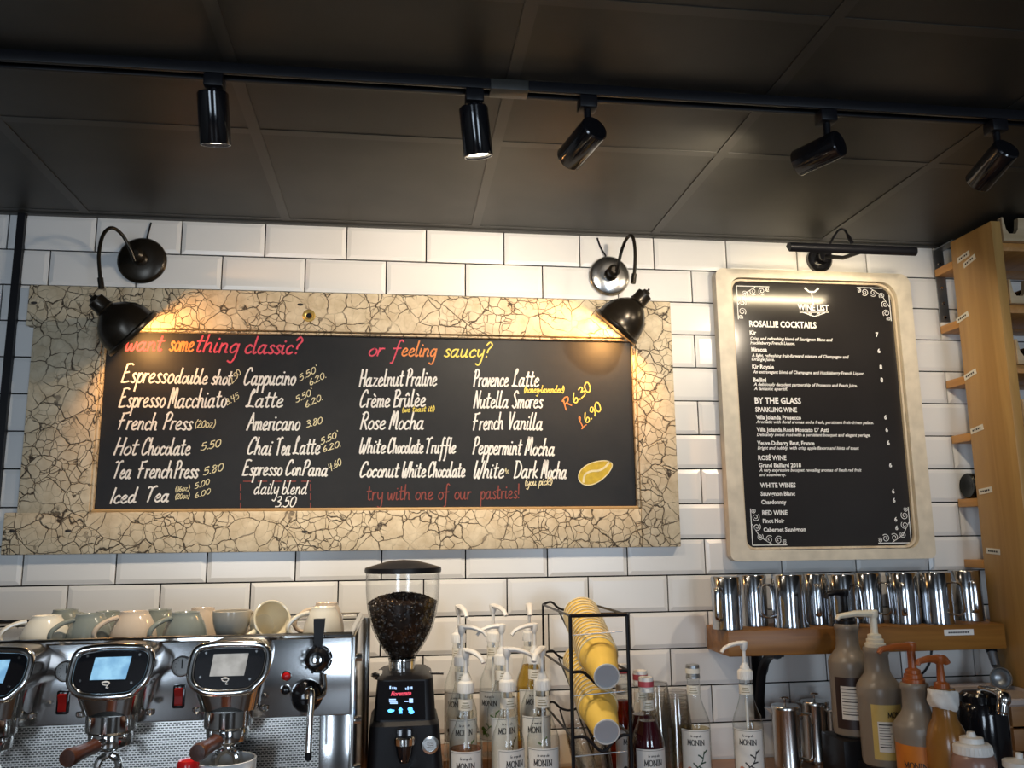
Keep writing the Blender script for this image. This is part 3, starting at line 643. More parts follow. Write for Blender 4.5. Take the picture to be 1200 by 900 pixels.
# ------------------------------------------------------------------ gooseneck wall lamps
def point(name, loc, w, color, r=.02):
    l = bpy.data.lights.new(name, 'POINT'); l.energy = w; l.color = color; l.shadow_soft_size = r
    o = bpy.data.objects.new(name, l); COL.objects.link(o); o.location = loc; return o
def sconce(name, label, base, plate_r, arm, cap, d, shade_r, plate_mat, plate_label, cord, watts, hub_d):
    t = thing(name, label, 'wall lamp', (base.x, 0, base.z), 'gooseneck wall lamps over the chalkboard')
    X = axis_matrix((base.x, -.008, base.z), (0, -1, 0))
    m = MB(); m.lathe([(0, 0), (plate_r, 0), (plate_r, .006), (plate_r*.93, .012), (plate_r*.88, .014), (.03, .019), (0, .020)], 40, 0, X)
    plabel(m.build('wall_plate', plate_mat, t), plate_label)
    m = MB(); m.lathe([(.020, .018), (.020, .024), (.014, .028), (.014, .050), (.018, .054), (.018, .062), (.010, .068), (0, .068)], 24, 0, X); m.build('hub', M_BRONZE, t)
    m = MB(); P = smooth_path(arm, 8); m.tube(P, .0048, 12)
    m.tube([P[-1]-(P[-1]-P[-3]).normalized()*.028, P[-1]], .0075, 12); m.build('gooseneck_arm', M_BRONZE, t)
    d = Vector(d).normalized(); X = axis_matrix(cap, d)
    m = MB(); R = shade_r    # outside of the shade, then back along its inside
    m.lathe([(0, -.006), (.010, -.006), (.012, 0), (.022, .004), (.023, .030), (.026, .034), (.024, .038), (.030, .042), (R*.62, .056), (R*.82, .075), (R*.93, .098), (R*.955, .118),
             (R*1.03, .122), (R*1.03, .130), (R*1.0, .133), (R*.93, .132), (R*.90, .110), (R*.78, .080), (R*.58, .062), (.02, .050), (0, .048)], 40, 0, X)
    m.tube([X @ Vector((0, 0, -.006)), X @ Vector((0, 0, -.014))], .003, 8)
    sh = m.build('lamp_shade', M_BRONZE, t, smooth=50)
    m = MB(); m.lathe([(0, .052), (.012, .054), (.013, .066), (.020, .084), (.017, .098), (0, .105)], 16, 0, X); m.build('bulb', M_BULB, t)
    m = MB(); m.tube(smooth_path(cord, 6), .0025, 8); m.build('power_cord', M_BLACK, t)
    l = point('lamp_glow', X @ Vector((0, 0, .118)), watts, (1, .50, .16), .015); l.parent = t; l.location = X @ Vector((0, 0, .118)) - Vector((base.x, 0, base.z))
b = at(168, 307, 0); hub = at(160, 305, -.066)
A = [at(158, 306, -.07), at(152, 291, -.085), at(143, 275, -.10), at(131, 267, -.125), at(121, 275, -.15), at(116, 297, -.165), at(117, 320, -.17), at(119, 338, -.17)]
sconce('gooseneck_lamp', 'dark bronze gooseneck wall lamp over the left end of the chalkboard, black round wall plate', b, .066, A, at(110, 350, -.17),
       (.72, .40, -.66), .078, M_BRONZE, 'dark bronze round wall plate', [at(171, 284, -.014), at(174, 272, -.012), at(177, 261, -.010)], SCONCE_W[0], None)
b = at(713, 325, 0)
A = [at(722, 322, -.07), at(725, 308, -.085), at(729, 292, -.10), at(735, 279, -.125), at(741, 277, -.15), at(744, 291, -.165), at(744, 312, -.17), at(742, 332, -.17)]
sconce('gooseneck_lamp', 'dark gooseneck wall lamp over the right corner of the chalkboard, silvery round wall plate', b, .062, A, at(757, 343, -.17),
       (-.62, .30, -.72), .072, M_STEEL, 'silvery round wall plate', [at(710, 300, -.014), at(704, 290, -.012), at(700, 279, -.010)], SCONCE_W[1], None)

# ------------------------------------------------------------------ picture light over the wine list
pl = thing('picture_light', 'long black bar picture light above the wine list, close under the ceiling', 'picture light', (2.138, 0, 2.38))
c = at(957, 302, 0)
X = axis_matrix((c.x, -.008, c.z-.012), (0, -1, 0))
m = MB(); m.lathe([(0, 0), (.040, 0), (.040, .014), (.034, .020), (.02, .022), (.02, .05), (0, .05)], 32, 0, X); m.build('wall_mount', M_GLOSSBLACK, pl)
YL = -.262
a, b2 = at(924, 293, YL), at(1071, 291, YL); zt = (a.z+b2.z)/2
m = MB()
prof = [(-.017, -.006), (-.012, -.013), (-.004, -.015), (.006, -.004), (.014, .006), (.004, .012), (-.010, .010), (-.017, .004)]
m.loft([[(x, YL+py, zt+pz) for py, pz in prof] for x in (a.x, b2.x)]); m.build('lamp_bar', M_BLACK, pl, smooth=50)
mlamp = MB(); mlamp.tube([(a.x+.02, YL+.008, zt-.005), (b2.x-.02, YL+.008, zt-.005)], .005, 10); plabel(mlamp.build('lamp_tube', mat('picture_lamp', (1, .9, .7), .4, emit=(1, .83, .56), estr=16), pl), 'glowing warm lamp tube')
m = MB(); m.tube([(c.x, -.05, c.z-.012), (c.x+.02, -.12, zt+.024), (c.x+.04, YL+.004, zt+.010)], .006, 10); m.build('support_arm', M_BLACK, pl)
m = MB(); cc = [at(972, 288, -.20), at(978, 276, -.20), at(984, 269, -.20), at(990, 270, -.20), at(994, 277, -.22), at(998, 284, -.25)]
m.tube(smooth_path(cc, 6), .0035, 8); m.tube([cc[-2], cc[-1]], .006, 8); m.build('power_cord', M_BLACK, pl)
o = area('picture_lamp_light', (0, 0, 0), (0, 0, 0), b2.x-a.x-.06, .012, PICTURE_W, (1, .80, .50))
o.parent = pl; o.location = Vector(((a.x+b2.x)/2, YL+.012, zt-.014))-LOC[pl.name]; o.rotation_euler = (math.radians(48), 0, 0)

# ------------------------------------------------------------------ ceiling track and its spotlights
YTR = -.85
tr = thing('lighting_track', 'long black lighting track fixed across the dark panelled ceiling', 'lighting track', (1.1, YTR, ZC))
xj0, xj1 = at(574, 104, YTR).x, at(618, 106, YTR).x
for x0, x1 in ((-1.1, xj0), (xj1, 3.6)):
    m = MB(); m.box((x0, YTR-.018, ZC-.022), (x1, YTR-.009, ZC-.0005), bev=.001); m.box((x0, YTR+.009, ZC-.022), (x1, YTR+.018, ZC-.0005), bev=.001); m.box((x0, YTR-.01, ZC-.008), (x1, YTR+.01, ZC-.0005))
    m.build('track_rail', M_BLACK, tr)
m = MB(); m.box((xj0, YTR-.0185, ZC-.0225), (xj1, YTR+.0185, ZC-.0005), bev=.001); plabel(m.build('joint_cover', M_BAR, tr), 'dull brown-grey cover over the track joint')
def spot(px, py, d, label, w, glow):
    x = at(px, py, YTR).x
    t = thing('track_spotlight', label, 'spotlight', (x, YTR, ZC-.022), 'spotlights on the ceiling track')
    z0 = ZC-.022
    m = MB(); m.box((x-.018, YTR-.017, z0-.026), (x+.018, YTR+.017, z0), bev=.003); m.build('track_adapter', M_BLACK, t)
    d = Vector(d).normalized(); piv = Vector((x, YTR, z0-.052))
    m = MB(); m.tube([(x, YTR, z0-.024), (x, YTR, z0-.052)], .0075, 12); m.build('stem', M_BLACK, t)
    side = Vector((d.x*.0, 0, 0)); R = .029; Ln = .098
    o = piv - d*.026 + Vector((0, 0, -.030))*(1 if abs(d.z) < .8 else .3)
    X = axis_matrix(o, d)
    m = MB(); m.lathe([(0, 0), (R*.92, 0), (R, .003), (R, Ln-.002), (R*.96, Ln), (R*.90, Ln), (R*.86, Ln-.012), (0, Ln-.012)], 36, 0, X); m.build('lamp_head', M_GLOSSBLACK, t)
    m = MB(); m.lathe([(0, Ln-.009), (R*.84, Ln-.009), (R*.84, Ln-.007), (0, Ln-.006)], 28, 0, X); plabel(m.build('lens', M_LENS, t), 'glowing warm white lens')
    l = bpy.data.lights.new('spot_beam', 'SPOT'); l.energy = w; l.color = WARM; l.spot_size = math.radians(SPOT_SIZE); l.spot_blend = .9; l.shadow_soft_size = .024
    lo = bpy.data.objects.new('spot_beam', l); COL.objects.link(lo); lo.parent = t
    lo.location = (X @ Vector((0, 0, Ln+.004))) - LOC[t.name]; lo.rotation_euler = (-d).to_track_quat('Z', 'Y').to_euler()
SP = [((252, 90), (.05, .30, -1), 'black track spotlight above the left wall lamp, pointing straight down, leftmost on the track'),
      ((556, 105), (.12, .18, -.95), 'black track spotlight pointing down beside the track joint, second from the left'),
      ((688, 115), (-.38, .85, -.30), 'black track spotlight swung left towards the chalkboard, just right of the track joint'),
      ((967, 128), (-.52, .80, -.10), 'black track spotlight swung left almost level, above the wine list'),
      ((1165, 135), (-.12, .85, -.42), 'black track spotlight tilted at the wall, rightmost, above the wooden wine rack')]
for k, (p, d, lab) in enumerate(SP): spot(p[0], p[1], d, lab, SPOT_W[k], k < 2)

# ------------------------------------------------------------------ floating shelf with upturned steel jugs
SX0, SX1, SZ0, SZ1, SY = 1.716, 2.516, 1.228, 1.295, -.172
sh = thing('wall_shelf', 'thick brown wooden shelf on the tiles under the wine list, carrying steel jugs', 'shelf', (2.1, 0, SZ0))
MB().box((SX0, SY, SZ0), (SX1, -.009, SZ1), bev=.003).build('shelf_board', M_SHELF, sh)
for px in (888,):
    p = at(px, 800, -.01); m = MB()
    pr = smooth_path([(p.x, -.15, SZ0-.004), (p.x, -.10, SZ0-.012), (p.x, -.05, SZ0-.05), (p.x, -.022, SZ0-.12), (p.x, -.012, SZ0-.17)], 6)
    m.tube(pr, .009, 8, flat=1.6); m.box((p.x-.015, -.015, SZ0-.19), (p.x+.015, -.008, SZ0)); m.box((p.x-.015, -.16, SZ0-.006), (p.x+.015, -.008, SZ0))
    m.build('bracket', M_BLACK, sh)
p0, p1 = at(1106, 738, SY), at(1141, 744, SY)
m = MB(); m.box((p0.x, SY-.0015, p1.z), (p1.x, SY, p0.z), 0)
for k in range(9):
    xx = p0.x+.012+k*(p1.x-p0.x-.024)/9; m.box((xx, SY-.0022, (p0.z+p1.z)/2-.002), (xx+.005, SY-.0015, (p0.z+p1.z)/2+.002), 1)
plabel(m.build('name_sticker', [M_PRINT, M_INK], sh, smooth=0), 'small white sticker on the front edge')
m = MB(); cpts = [at(901, 770, -.012), at(899, 785, -.012), at(894, 797, -.012), at(891, 806, -.012)]; m.tube(smooth_path(cpts, 5), .003, 8)
cpts = [at(1092, 762, -.012), at(1090, 775, -.012), at(1085, 785, -.012), at(1077, 793, -.012)]; m.tube(smooth_path(cpts, 5), .003, 8)
m.build('hanging_cord', M_BLACK, sh)

JUGS = 'upturned steel milk jugs on the wall shelf'
def make_jug(h, r):
    """milk jug built upright, standing on its base; shelf copies are turned upside down"""
    t = proto('steel_milk_jug', '', 'jug', JUGS)
    m = MB(); n = 40; prof = [(0, 0), (r*.94, 0), (r, .003), (r*1.0, h*.5), (r*.985, h*.88), (r*1.0, h*.965), (r*1.02, h), (r*.995, h), (r*.96, h*.88), (r*.975, h*.5), (r*.96, .005), (0, .005)]
    k = len(m.v); m.lathe(prof, n)
    for v in m.v:                                  # the pouring lip
        if v.z > h*.86:
            a = math.atan2(v.y, v.x); w = math.exp(-(a/.38)**2); f = (v.z-h*.86)/(h*.14)
            v.x += .013*w*f; v.z += .006*w*f
    m.build('jug_body', M_JUGSTEEL, t, smooth=40)
    m = MB(); hp = [(-r*.97, 0, h*.80), (-r-.012, 0, h*.82), (-r-.026, 0, h*.78), (-r-.030, 0, h*.66), (-r-.028, 0, h*.34), (-r-.024, 0, h*.22), (-r-.012, 0, h*.19), (-r*.98, 0, h*.21)]
    P = smooth_path(hp, 5); vs = []
    for p in P: pass
    m.tube(P, .0028, 8, flat=2.6); m.build('handle', M_JUGSTEEL, t)
    return t
jug0 = make_jug(.138, .0405); used = []
JX = [(853, -.130, 45, .98, 'leftmost of the row, handle towards the room'), (884, -.060, 120, .98, 'second from the left, set back'), (926, -.125, -10, 1.06, 'third from the left, standing forward'),
      (958, -.058, 70, .98, 'fourth from the left, set back, handle outwards'), (989, -.130, 110, 1.0, 'behind the black pump head'), (1019, -.058, 120, 1.0, 'set back right of the black pump'),
      (1061, -.100, 60, 1.02, 'alone above the white pump'), (1100, -.126, 120, 1.06, 'forward above the white sticker'), (1136, -.062, 75, 1.06, 'rightmost beside the rack')]
for k, (px, dy, ang, sc, lab) in enumerate(JX):
    Y = dy; p = at(px, 735, Y)
    o = jug0 if k == 0 else copy_tree(jug0)
    o['label'] = 'upturned steel jug on the shelf, '+lab; o['group'] = JUGS
    o.scale = (sc, sc, 1+.25*(sc-1)); o.location = (p.x, Y, SZ1+.138*(1+.25*(sc-1))+.0005); o.rotation_euler = (PI, 0, math.radians(ang))

# ------------------------------------------------------------------ wooden wine rack at the right
RX = 2.525
rk = thing('wine_rack', 'tall wooden wall rack for wine bottles with a broad labelled side board', 'wine rack', (RX, 0, CZ))
m = MB(); m.box((RX, -.285, CZ+.001), (RX+.030, -.100, 2.425), bev=.002); m.build('side_board', M_RACK, rk)
zs = [2.353, 2.168, 1.994, 1.823, 1.631, 1.453, 1.28, 1.10]
for k, z in enumerate(zs):
    m = MB(); m.box((RX+.0, -.0995, z-.012), (RX+.88, -.0125, z+.012), bev=.0015); m.box((RX+.031, -.272, z-.012), (RX+.88, -.0985, z+.012), bev=.0015)
    m.build('shelf_plank', M_PLANK, rk)
    zc = z+.012
    if z < 1.2: continue
    poly = [(RX+.031, zc)]; x = RX+.031          # front slat with notches for the bottle necks
    top = zc+.070
    pts = [(RX+.88, zc), (RX+.88, top)]
    for nx in range(8):
        cx = RX+.88-.085-nx*.105
        pts += [(cx+.024, top), (cx+.019, top-.034), (cx+.010, top-.048), (cx-.010, top-.048), (cx-.019, top-.034), (cx-.024, top)]
    pts += [(RX+.031, top)]
    m = MB(); m.prism(poly+pts, -.290, -.273); m.build('front_slat', M_SLAT, rk)
m = MB(); m.box((RX+.85, -.285, CZ+.001), (RX+.88, -.100, 2.425), bev=.002); m.build('side_board', M_RACK, rk)
for (px, py, rot) in ((1129, 301, -12), (1136, 306, -22), (1128, 372, -18), (1137, 439, -20), (1145, 503, -14), (1155, 575, -8), (1164, 646, 6)):
    d = _f + _r*((px-600)/FPX) - _u*((py-450)/FPX); q = CAM + d*((RX-CAM.x)/d.x)
    X = Matrix.Translation(q) @ Matrix.Rotation(math.radians(rot*.6), 4, 'X')
    m = MB(); m.box((-.0012, -.028, -.008), (0, .028, .008), 0, X=X)
    for k in range(5): m.box((-.0018, -.018+k*.008, -.0025), (-.0012, -.013+k*.008, .0025), 1, X=X)
    plabel(m.build('shelf_tag', [M_PAPER, M_INK], rk, smooth=0), 'small cream paper tag')
br = thing('steel_bracket', 'grey steel fixing strap with screws, on the tiles beside the wine rack top', 'bracket', (2.54, 0, 2.2))
m = MB(); x0 = 2.528
m.box((x0, -.0115, 2.195), (x0+.034, -.0088, 2.432), bev=.0008); m.box((x0, -.105, 2.4285), (x0+.034, -.0088, 2.432), bev=.0008)
m.build('strap', M_ZINC, br)
for z in (2.21, 2.255, 2.305, 2.385):
    m = MB(); m.lathe([(.006, 0), (.0055, .002), (.003, .003), (0, .003)], 12, 0, axis_matrix((x0+.017, -.0115, z), (0, -1, 0))); m.build('screw', M_CHROME, br)

# wine bottles lying in the rack, necks to the front
M_DARKGLASS = mat('dark_green_glass', (.006, .007, .006), .25, spec=.3, noise=.1)
def wine_bottle(capsule, name):
    t = proto('wine_bottle', '', 'wine bottle', 'wine bottles lying in the rack')
    X = Matrix.Rotation(PI/2, 4, 'X')
    m = MB(); m.lathe([(0, .012), (.02, .004), (.034, 0), (.0375, .004), (.0375, .19), (.034, .205), (.022, .225), (.0155, .245), (.0145, .29), (0, .29)], 32, 0, X); m.build('bottle_glass', M_DARKGLASS, t)
    m = MB(); m.lathe([(.0150, .235), (.0156, .30), (.0150, .304), (0, .305)], 24, 0, X); m.build('capsule', capsule, t)
    return t
CAPO = mat('amber_foil', (.52, .13, .02), .3, metal=.5, noise=.2); CAPB = mat('black_foil', (.02, .02, .022), .3, metal=.3, noise=.2); CAPR = mat('dark_red_foil', (.22, .02, .03), .35, metal=.3, noise=.2)
for k, (px, zi, cap, lab) in enumerate(((1196, 1, CAPO, 'wine bottle with an amber foil neck in the second rack row'), (1196, 2, CAPB, 'black capped wine bottle in the third rack row, below the amber one'), (1194, 3, CAPR, 'dark red capped wine bottle halfway down the rack'))):
    z = zs[zi]+.012; Y = -.31; p = at(px, 400, Y)
    o = wine_bottle(cap, lab); o['label'] = lab; o.location = (RX+.165, -.012, z+.0378)
o = wine_bottle(CAPB, ''); o['label'] = 'black wine bottle end showing behind the wine rack side board, low down'; o.location = (RX+.004, -.055, zs[4]+.012+.0378); o.rotation_euler = (0, 0, PI/2)

# ------------------------------------------------------------------ espresso machine
YM = -.65
M_DARKREFL = mat('dark_reflection_steel', (.16, .14, .125), .16, metal=.9, noise=.1, nscale=8)  # glossy steel with its dark brown reflections painted into the base colour
M_SPLASH = perforated('perforated_steel')
M_PANELSTEEL = mat('polished_panel_steel', (.55, .55, .55), .16, metal=1, noise=.05, nscale=5)
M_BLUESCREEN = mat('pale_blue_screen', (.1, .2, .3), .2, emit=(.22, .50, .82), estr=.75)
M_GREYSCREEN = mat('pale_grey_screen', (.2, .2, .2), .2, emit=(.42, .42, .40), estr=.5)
for q in (M_BLUESCREEN, M_GREYSCREEN):       # soft mottled reflections painted into the glow of the displays
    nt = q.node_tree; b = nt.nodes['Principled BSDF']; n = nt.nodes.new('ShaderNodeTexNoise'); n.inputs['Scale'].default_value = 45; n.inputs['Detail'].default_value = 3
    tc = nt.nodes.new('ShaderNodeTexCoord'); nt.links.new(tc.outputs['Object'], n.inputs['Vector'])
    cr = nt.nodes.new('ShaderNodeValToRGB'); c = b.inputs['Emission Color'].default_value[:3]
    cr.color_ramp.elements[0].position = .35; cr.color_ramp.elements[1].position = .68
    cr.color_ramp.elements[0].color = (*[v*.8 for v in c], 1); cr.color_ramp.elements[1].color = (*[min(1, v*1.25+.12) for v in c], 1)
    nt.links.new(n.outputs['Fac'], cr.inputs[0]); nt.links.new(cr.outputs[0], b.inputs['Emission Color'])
M_REDPLASTIC = mat('red_plastic', (.55, .012, .015), .2, noise=.05)
M_REDGLASS = mat('red_switch', (.20, .006, .006), .10, noise=.2, nscale=40, emit=(1, .05, .03), estr=.04)
M_DIAL = mat('gauge_dial', (.86, .85, .82), .5, noise=.02)
xr = at(413, 742, YM).x; zt = at(413, 742, YM).z; zb = at(413, 838, YM).z; XL = -.50
em = thing('espresso_machine', 'polished steel espresso machine with three group heads and touch screens, at the left', 'espresso machine', (.13, -.45, CZ))
ztray = zt-.020
m = MB(); m.box((XL, -.62, 1.02), (xr-.004, -.16, ztray), bev=.004); m.build('machine_body', M_STEEL, em)
m = MB(); m.box((XL, YM, zb), (xr, -.619, zt-.004), bev=.003); plabel(m.build('control_panel', M_PANELSTEEL, em), 'polished upper control panel')
m = MB(); m.tube([(XL, YM+.004, zt-.004), (xr, YM+.004, zt-.004)], .0065, 10); m.tube([(xr-.004, YM+.004, zt-.004), (xr-.004, -.17, zt-.004)], .005, 8); m.tube([(XL, -.17, zt-.004), (xr-.004, -.17, zt-.004)], .005, 8)
for x in (XL+.01, -.1, .33, xr-.01): m.tube([(x, -.17, ztray-.004), (x, -.17, zt)], .004, 8)
m.build('cup_rail', M_CHROME, em)
m = MB(); m.box((XL, -.626, 1.03), (xr-.06, -.6195, zb-.002), 0); plabel(m.build('splash_panel', M_SPLASH, em, smooth=0), 'perforated steel splash panel')
m = MB(); m.box((xr-.060, -.632, 1.0), (xr, -.6195, zb-.001), bev=.002); m.build('front_post', M_PANELSTEEL, em)
m = MB(); m.box((xr, -.645, 1.0), (xr+.006, -.16, zt-.006), bev=.002); m.box((xr+.006, -.20, 1.0), (xr+.022, -.17, zt-.01), bev=.002); m.build('side_panel', M_STEEL, em)
m = MB()
for z in (1.10, 1.19, 1.31): m.lathe([(.008, 0), (.008, .012), (0, .013)], 14, 0, axis_matrix((xr+.006, -.60, z), (1, 0, 0)))
m.build('side_bolt', M_CHROME, em)
m = MB(); m.box((XL, -.82, 1.0), (xr, -.16, 1.03), bev=.004); m.build('drip_tray', M_STEEL, em)
for x in (XL+.06, xr-.06):
    for y in (-.76, -.24):
        m = MB(); m.lathe([(0, CZ), (.022, CZ), (.024, CZ+.01), (.018, CZ+.03), (.018, 1.001), (0, 1.001)], 18, 0, Matrix.Translation((x, y, 0))); m.build('foot', M_BLACK, em)
# one group head, then its two copies along the panel
NT = Vector((0, -math.cos(math.radians(17)), math.sin(math.radians(17)))); P0 = at(128, 788, -.750)
def face(x, y, lift=0):
    d = _f + _r*((x-600)/FPX) - _u*((y-450)/FPX)
    o = P0 + NT*lift
    return CAM + d*((o-CAM).dot(NT)/d.dot(NT))
def head():
    pts = [(94.5, 764), (110, 760), (127, 758.5), (150, 758.5), (170, 760), (178, 768), (175.5, 785), (170, 798), (160, 808), (150, 814.5), (121, 817), (100, 816), (89, 811), (82.5, 801), (83.5, 789), (88, 773)]
    P = smooth_path([face(*q) for q in pts], 4, closed=True); c = sum(P, Vector())/len(P)
    rear = [Vector((c.x+(p.x-c.x)*.97, YM+.002, p.z+.004)) for p in P]
    mid = [p.lerp(q, .5)+Vector(((p.x-c.x)*.04, 0, 0)) for p, q in zip(P, rear)]
    m = MB(); m.loft([[c+(p-c)*.94-NT*.004 for p in P], P, mid, rear])
    g = m.build('group_head', M_DARKREFL, em, smooth=50)
    m = MB(); m.tube([p+NT*.002 for p in P], .0068, 12, closed=True); m.build('bezel', M_CHROME, g)
    m = MB(); m.add([c+(p-c)*.95+NT*.001 for p in P], [tuple(range(len(P)))]); m.add([c+(p-c)*.95-NT*.003 for p in P], [tuple(range(len(P)))]); m.build('glass_front', M_GLOSSBLACK, g)
    q = [face(x, y, .0022) for x, y in ((112, 770.5), (154.5, 769), (147, 796), (105, 797))]
    m = MB(); m.add(q, [(0, 1, 2, 3)])
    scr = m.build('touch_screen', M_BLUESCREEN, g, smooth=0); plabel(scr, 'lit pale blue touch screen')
    m = MB()      # the maker's looped mark under the screen
    P2 = smooth_path([face(x, y, .0025) for x, y in ((119, 800), (124, 798.5), (128, 800), (126, 803), (121, 802.5), (120, 800), (124, 799.5), (128, 800), (124, 806), (127, 806))], 4)
    m.tube(P2, .0009, 6); m.build('maker_mark', M_PRINT, g)
    m = MB()
    for x, y in ((103, 769), (164, 767), (94, 798), (154, 800)):
        m.lathe([(.0022, 0), (.0022, .0012), (0, .0012)], 10, 0, axis_matrix(face(x, y, .001), NT))
    m.build('screw', M_CHROME, g)
    # the chrome bell below the screen
    a, b = at(88, 806, -.72), at(173, 806, -.72); a2, b2 = at(96, 838, -.72), at(164, 838, -.72)
    rings = []
    for k, f in enumerate((0, .25, .55, .85, 1.0, 1.0)):
        x0 = a.x+(a2.x-a.x)*f**.8; x1 = b.x+(b2.x-b.x)*f**.8; z = (a.z+(a2.z-a.z)*f); y0 = -.752+.012*f; ins = .018 if k == 5 else 0
        rings.append([(x, y, z-(.003 if k == 5 else 0)) for x, y in rrect(x0+ins, x1-ins, y0+ins, YM+.002, .028, 6)])
    m = MB(); m.loft(rings); bl = m.build('group_bell', M_CHROME, em, smooth=50); 
    cx = (a2.x+b2.x)/2-.001; cy = -.710; z0 = a2.z; z1 = at(130, 857, cy).z
    m = MB(); m.lathe([(0, z0), (.043, z0), (.043, z1+.004), (.040, z1), (0, z1)], 36, 0, Matrix.Translation((cx, cy, 0))); gr = m.build('brew_group', M_CHROME, em)
    for s in (-1, 1): MB().lathe([(.009, 0), (.009, .006), (.006, .009), (0, .009)], 16, 0, axis_matrix((cx+s*.060, -.69, z0), (0, 0, -1))).build('group_bolt', M_CHROME, gr)
    m = MB(); m.lathe([(0, z1), (.036, z1), (.038, z1-.006), (.036, z1-.022), (.024, z1-.030), (0, z1-.032)], 32, 0, Matrix.Translation((cx, cy, 0)))
    e = at(78, 889, -.86); st = Vector((cx, cy, z1-.014)); d = (e-st).normalized()
    m.tube([st, st+d*.062], [.009, .0075], 12)
    pf = m.build('portafilter', M_CHROME, em)
    m = MB(); L = (e-st).length
    m.lathe([(0, 0), (.010, 0), (.0125, .006), (.0115, .03), (.0132, L-.09), (.0150, L-.062), (.013, L-.056), (0, L-.055)], 24, 0, axis_matrix(st+d*.055, d)); plabel(m.build('handle', M_HANDLEWOOD, pf), 'dark reddish wooden handle')
    m = MB()
    for s in (-1, 1): m.tube(smooth_path([(cx, cy, z1-.030), (cx+s*.004, cy-.001, z1-.040), (cx+s*.014, cy-.003, z1-.046), (cx+s*.018, cy-.004, z1-.056), (cx+s*.018, cy-.004, z1-.062)], 5), .0065, 10)
    m.build('spout', M_CHROME, pf)
    return [g, bl, gr, pf], scr, cx, cy, z1
GP, scr, gcx, gcy, gz1 = head()
DX = at(268.8, 776, -.755).x-at(129.5, 783, -.755).x
def copy_part(o, parent, dx):
    n = o.copy(); COL.objects.link(n); n.parent = parent
    if parent is em: n.location = Vector(o.location)+Vector((dx, 0, 0))
    for c in [c for c in KIDS.get(o, [])]:
        q = copy_part(c, n, 0)
        if dx > 0 and c is scr:
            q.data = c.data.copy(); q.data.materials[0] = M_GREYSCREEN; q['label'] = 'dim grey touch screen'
    return n
KIDS = {}
for c in S.objects:
    if c.parent: KIDS.setdefault(c.parent, []).append(c)
for dx in (DX, -DX):
    for o in GP: copy_part(o, em, dx)
def on_panel(px, py): return at(px, py, YM)
for px, py in ((78, 786.5), (213.5, 780.5)):
    p = on_panel(px, py); X = axis_matrix(p, (0, -1, 0)); m = MB(); m.lathe([(0, .001), (.0155, .001)], 28, 1, X)
    m.lathe([(.0150, .001), (.0155, .005), (.0168, .007), (.0190, .006), (.0195, 0)], 28, 0, X)
    g = m.build('pressure_gauge', [M_CHROME, M_DIAL], em)
    m = MB(); m.box((p.x-.001, YM-.0022, p.z-.004), (p.x+.001, YM-.0016, p.z+.011))
    for k in range(9):
        a = math.radians(-40+k*32.5); m.box((p.x+.0125*math.cos(a)-.0006, YM-.002, p.z+.0125*math.sin(a)-.0006), (p.x+.0125*math.cos(a)+.0006, YM-.0016, p.z+.0125*math.sin(a)+.0006))
    m.build('gauge_needle', M_INK, g)
for px, py in ((74, 823), (210, 816)):
    p = on_panel(px, py); m = MB(); m.box((p.x-.011, YM-.004, p.z-.021), (p.x+.011, YM, p.z+.021), bev=.003); g = m.build('switch_plate', M_GLOSSBLACK, em)
    m = MB(); m.add([(p.x+sx*.007, y, p.z+dz) for sx in (-1, 1) for y, dz in ((YM-.004, .016), (YM-.012, .014), (YM-.006, 0), (YM-.006, -.013), (YM-.004, -.016))],
                    [(0, 1, 2, 3, 4), (9, 8, 7, 6, 5), (0, 5, 6, 1), (1, 6, 7, 2), (2, 7, 8, 3), (3, 8, 9, 4)])
    plabel(m.build('rocker_switch', M_REDGLASS, g, smooth=0), 'clear red rocker switch')
for px, py, mt, lab in ((336, 792, M_REDPLASTIC, 'red push button'), (335, 808.5, M_GLOSSBLACK, 'black push button with a steel rim')):
    p = on_panel(px, py); X = axis_matrix(p, (0, -1, 0)); m = MB(); m.lathe([(.0095, 0), (.0095, .004), (.0075, .005)], 24, 0, X); g = m.build('button_rim', M_CHROME, em)
    m = MB(); m.lathe([(.0076, .003), (.0076, .007), (.005, .009), (0, .0095)], 24, 0, X); plabel(m.build('push_button', mt, g), lab)
p = on_panel(374, 772); X = axis_matrix(p, (0, -1, .1))
m = MB(); m.lathe([(.026, 0), (.026, .010), (.022, .016), (.024, .030), (.022, .048), (.014, .056), (0, .058)], 32, 0, X)
for k in range(10):
    a = 2*PI*k/10; m.tube([X @ Vector((.0235*math.cos(a), .0235*math.sin(a), .016)), X @ Vector((.0235*math.cos(a), .0235*math.sin(a), .05))], .003, 6)
sk = m.build('steam_knob', M_GLOSSBLACK, em)
m = MB(); m.lathe([(.010, .054), (.009, .062), (0, .064)], 20, 0, X); m.build('knob_cap', M_CHROME, sk)
b0 = X @ Vector((0, .0, .030)); t0 = at(374.5, 725, YM-.03)
m = MB(); m.loft([[Vector((b0.x+(t0.x-b0.x)*f+sx*w, b0.y+(t0.y-b0.y)*f+sy*.006, b0.z+(t0.z-b0.z)*f)) for sx, sy in ((-1, -1), (1, -1), (1, 1), (-1, 1))] for f, w in ((0, .007), (.4, .008), (.9, .0105), (1, .0105))]); m.build('steam_lever', M_BLACK, em, smooth=20)
p2 = on_panel(360, 815); X2 = axis_matrix(p2, (0, -1, 0))
m = MB(); m.lathe([(.030, 0), (.030, .010), (.026, .018), (.020, .024), (.010, .040), (0, .042)], 32, 0, X2); m.build('wand_joint', M_GLOSSBLACK, em)
m = MB(); m.tube(smooth_path([at(379.5, 790, YM-.02), at(380.5, 806, YM-.025), at(378, 815, YM-.035), at(370, 819, YM-.045)], 6), .0045, 10)
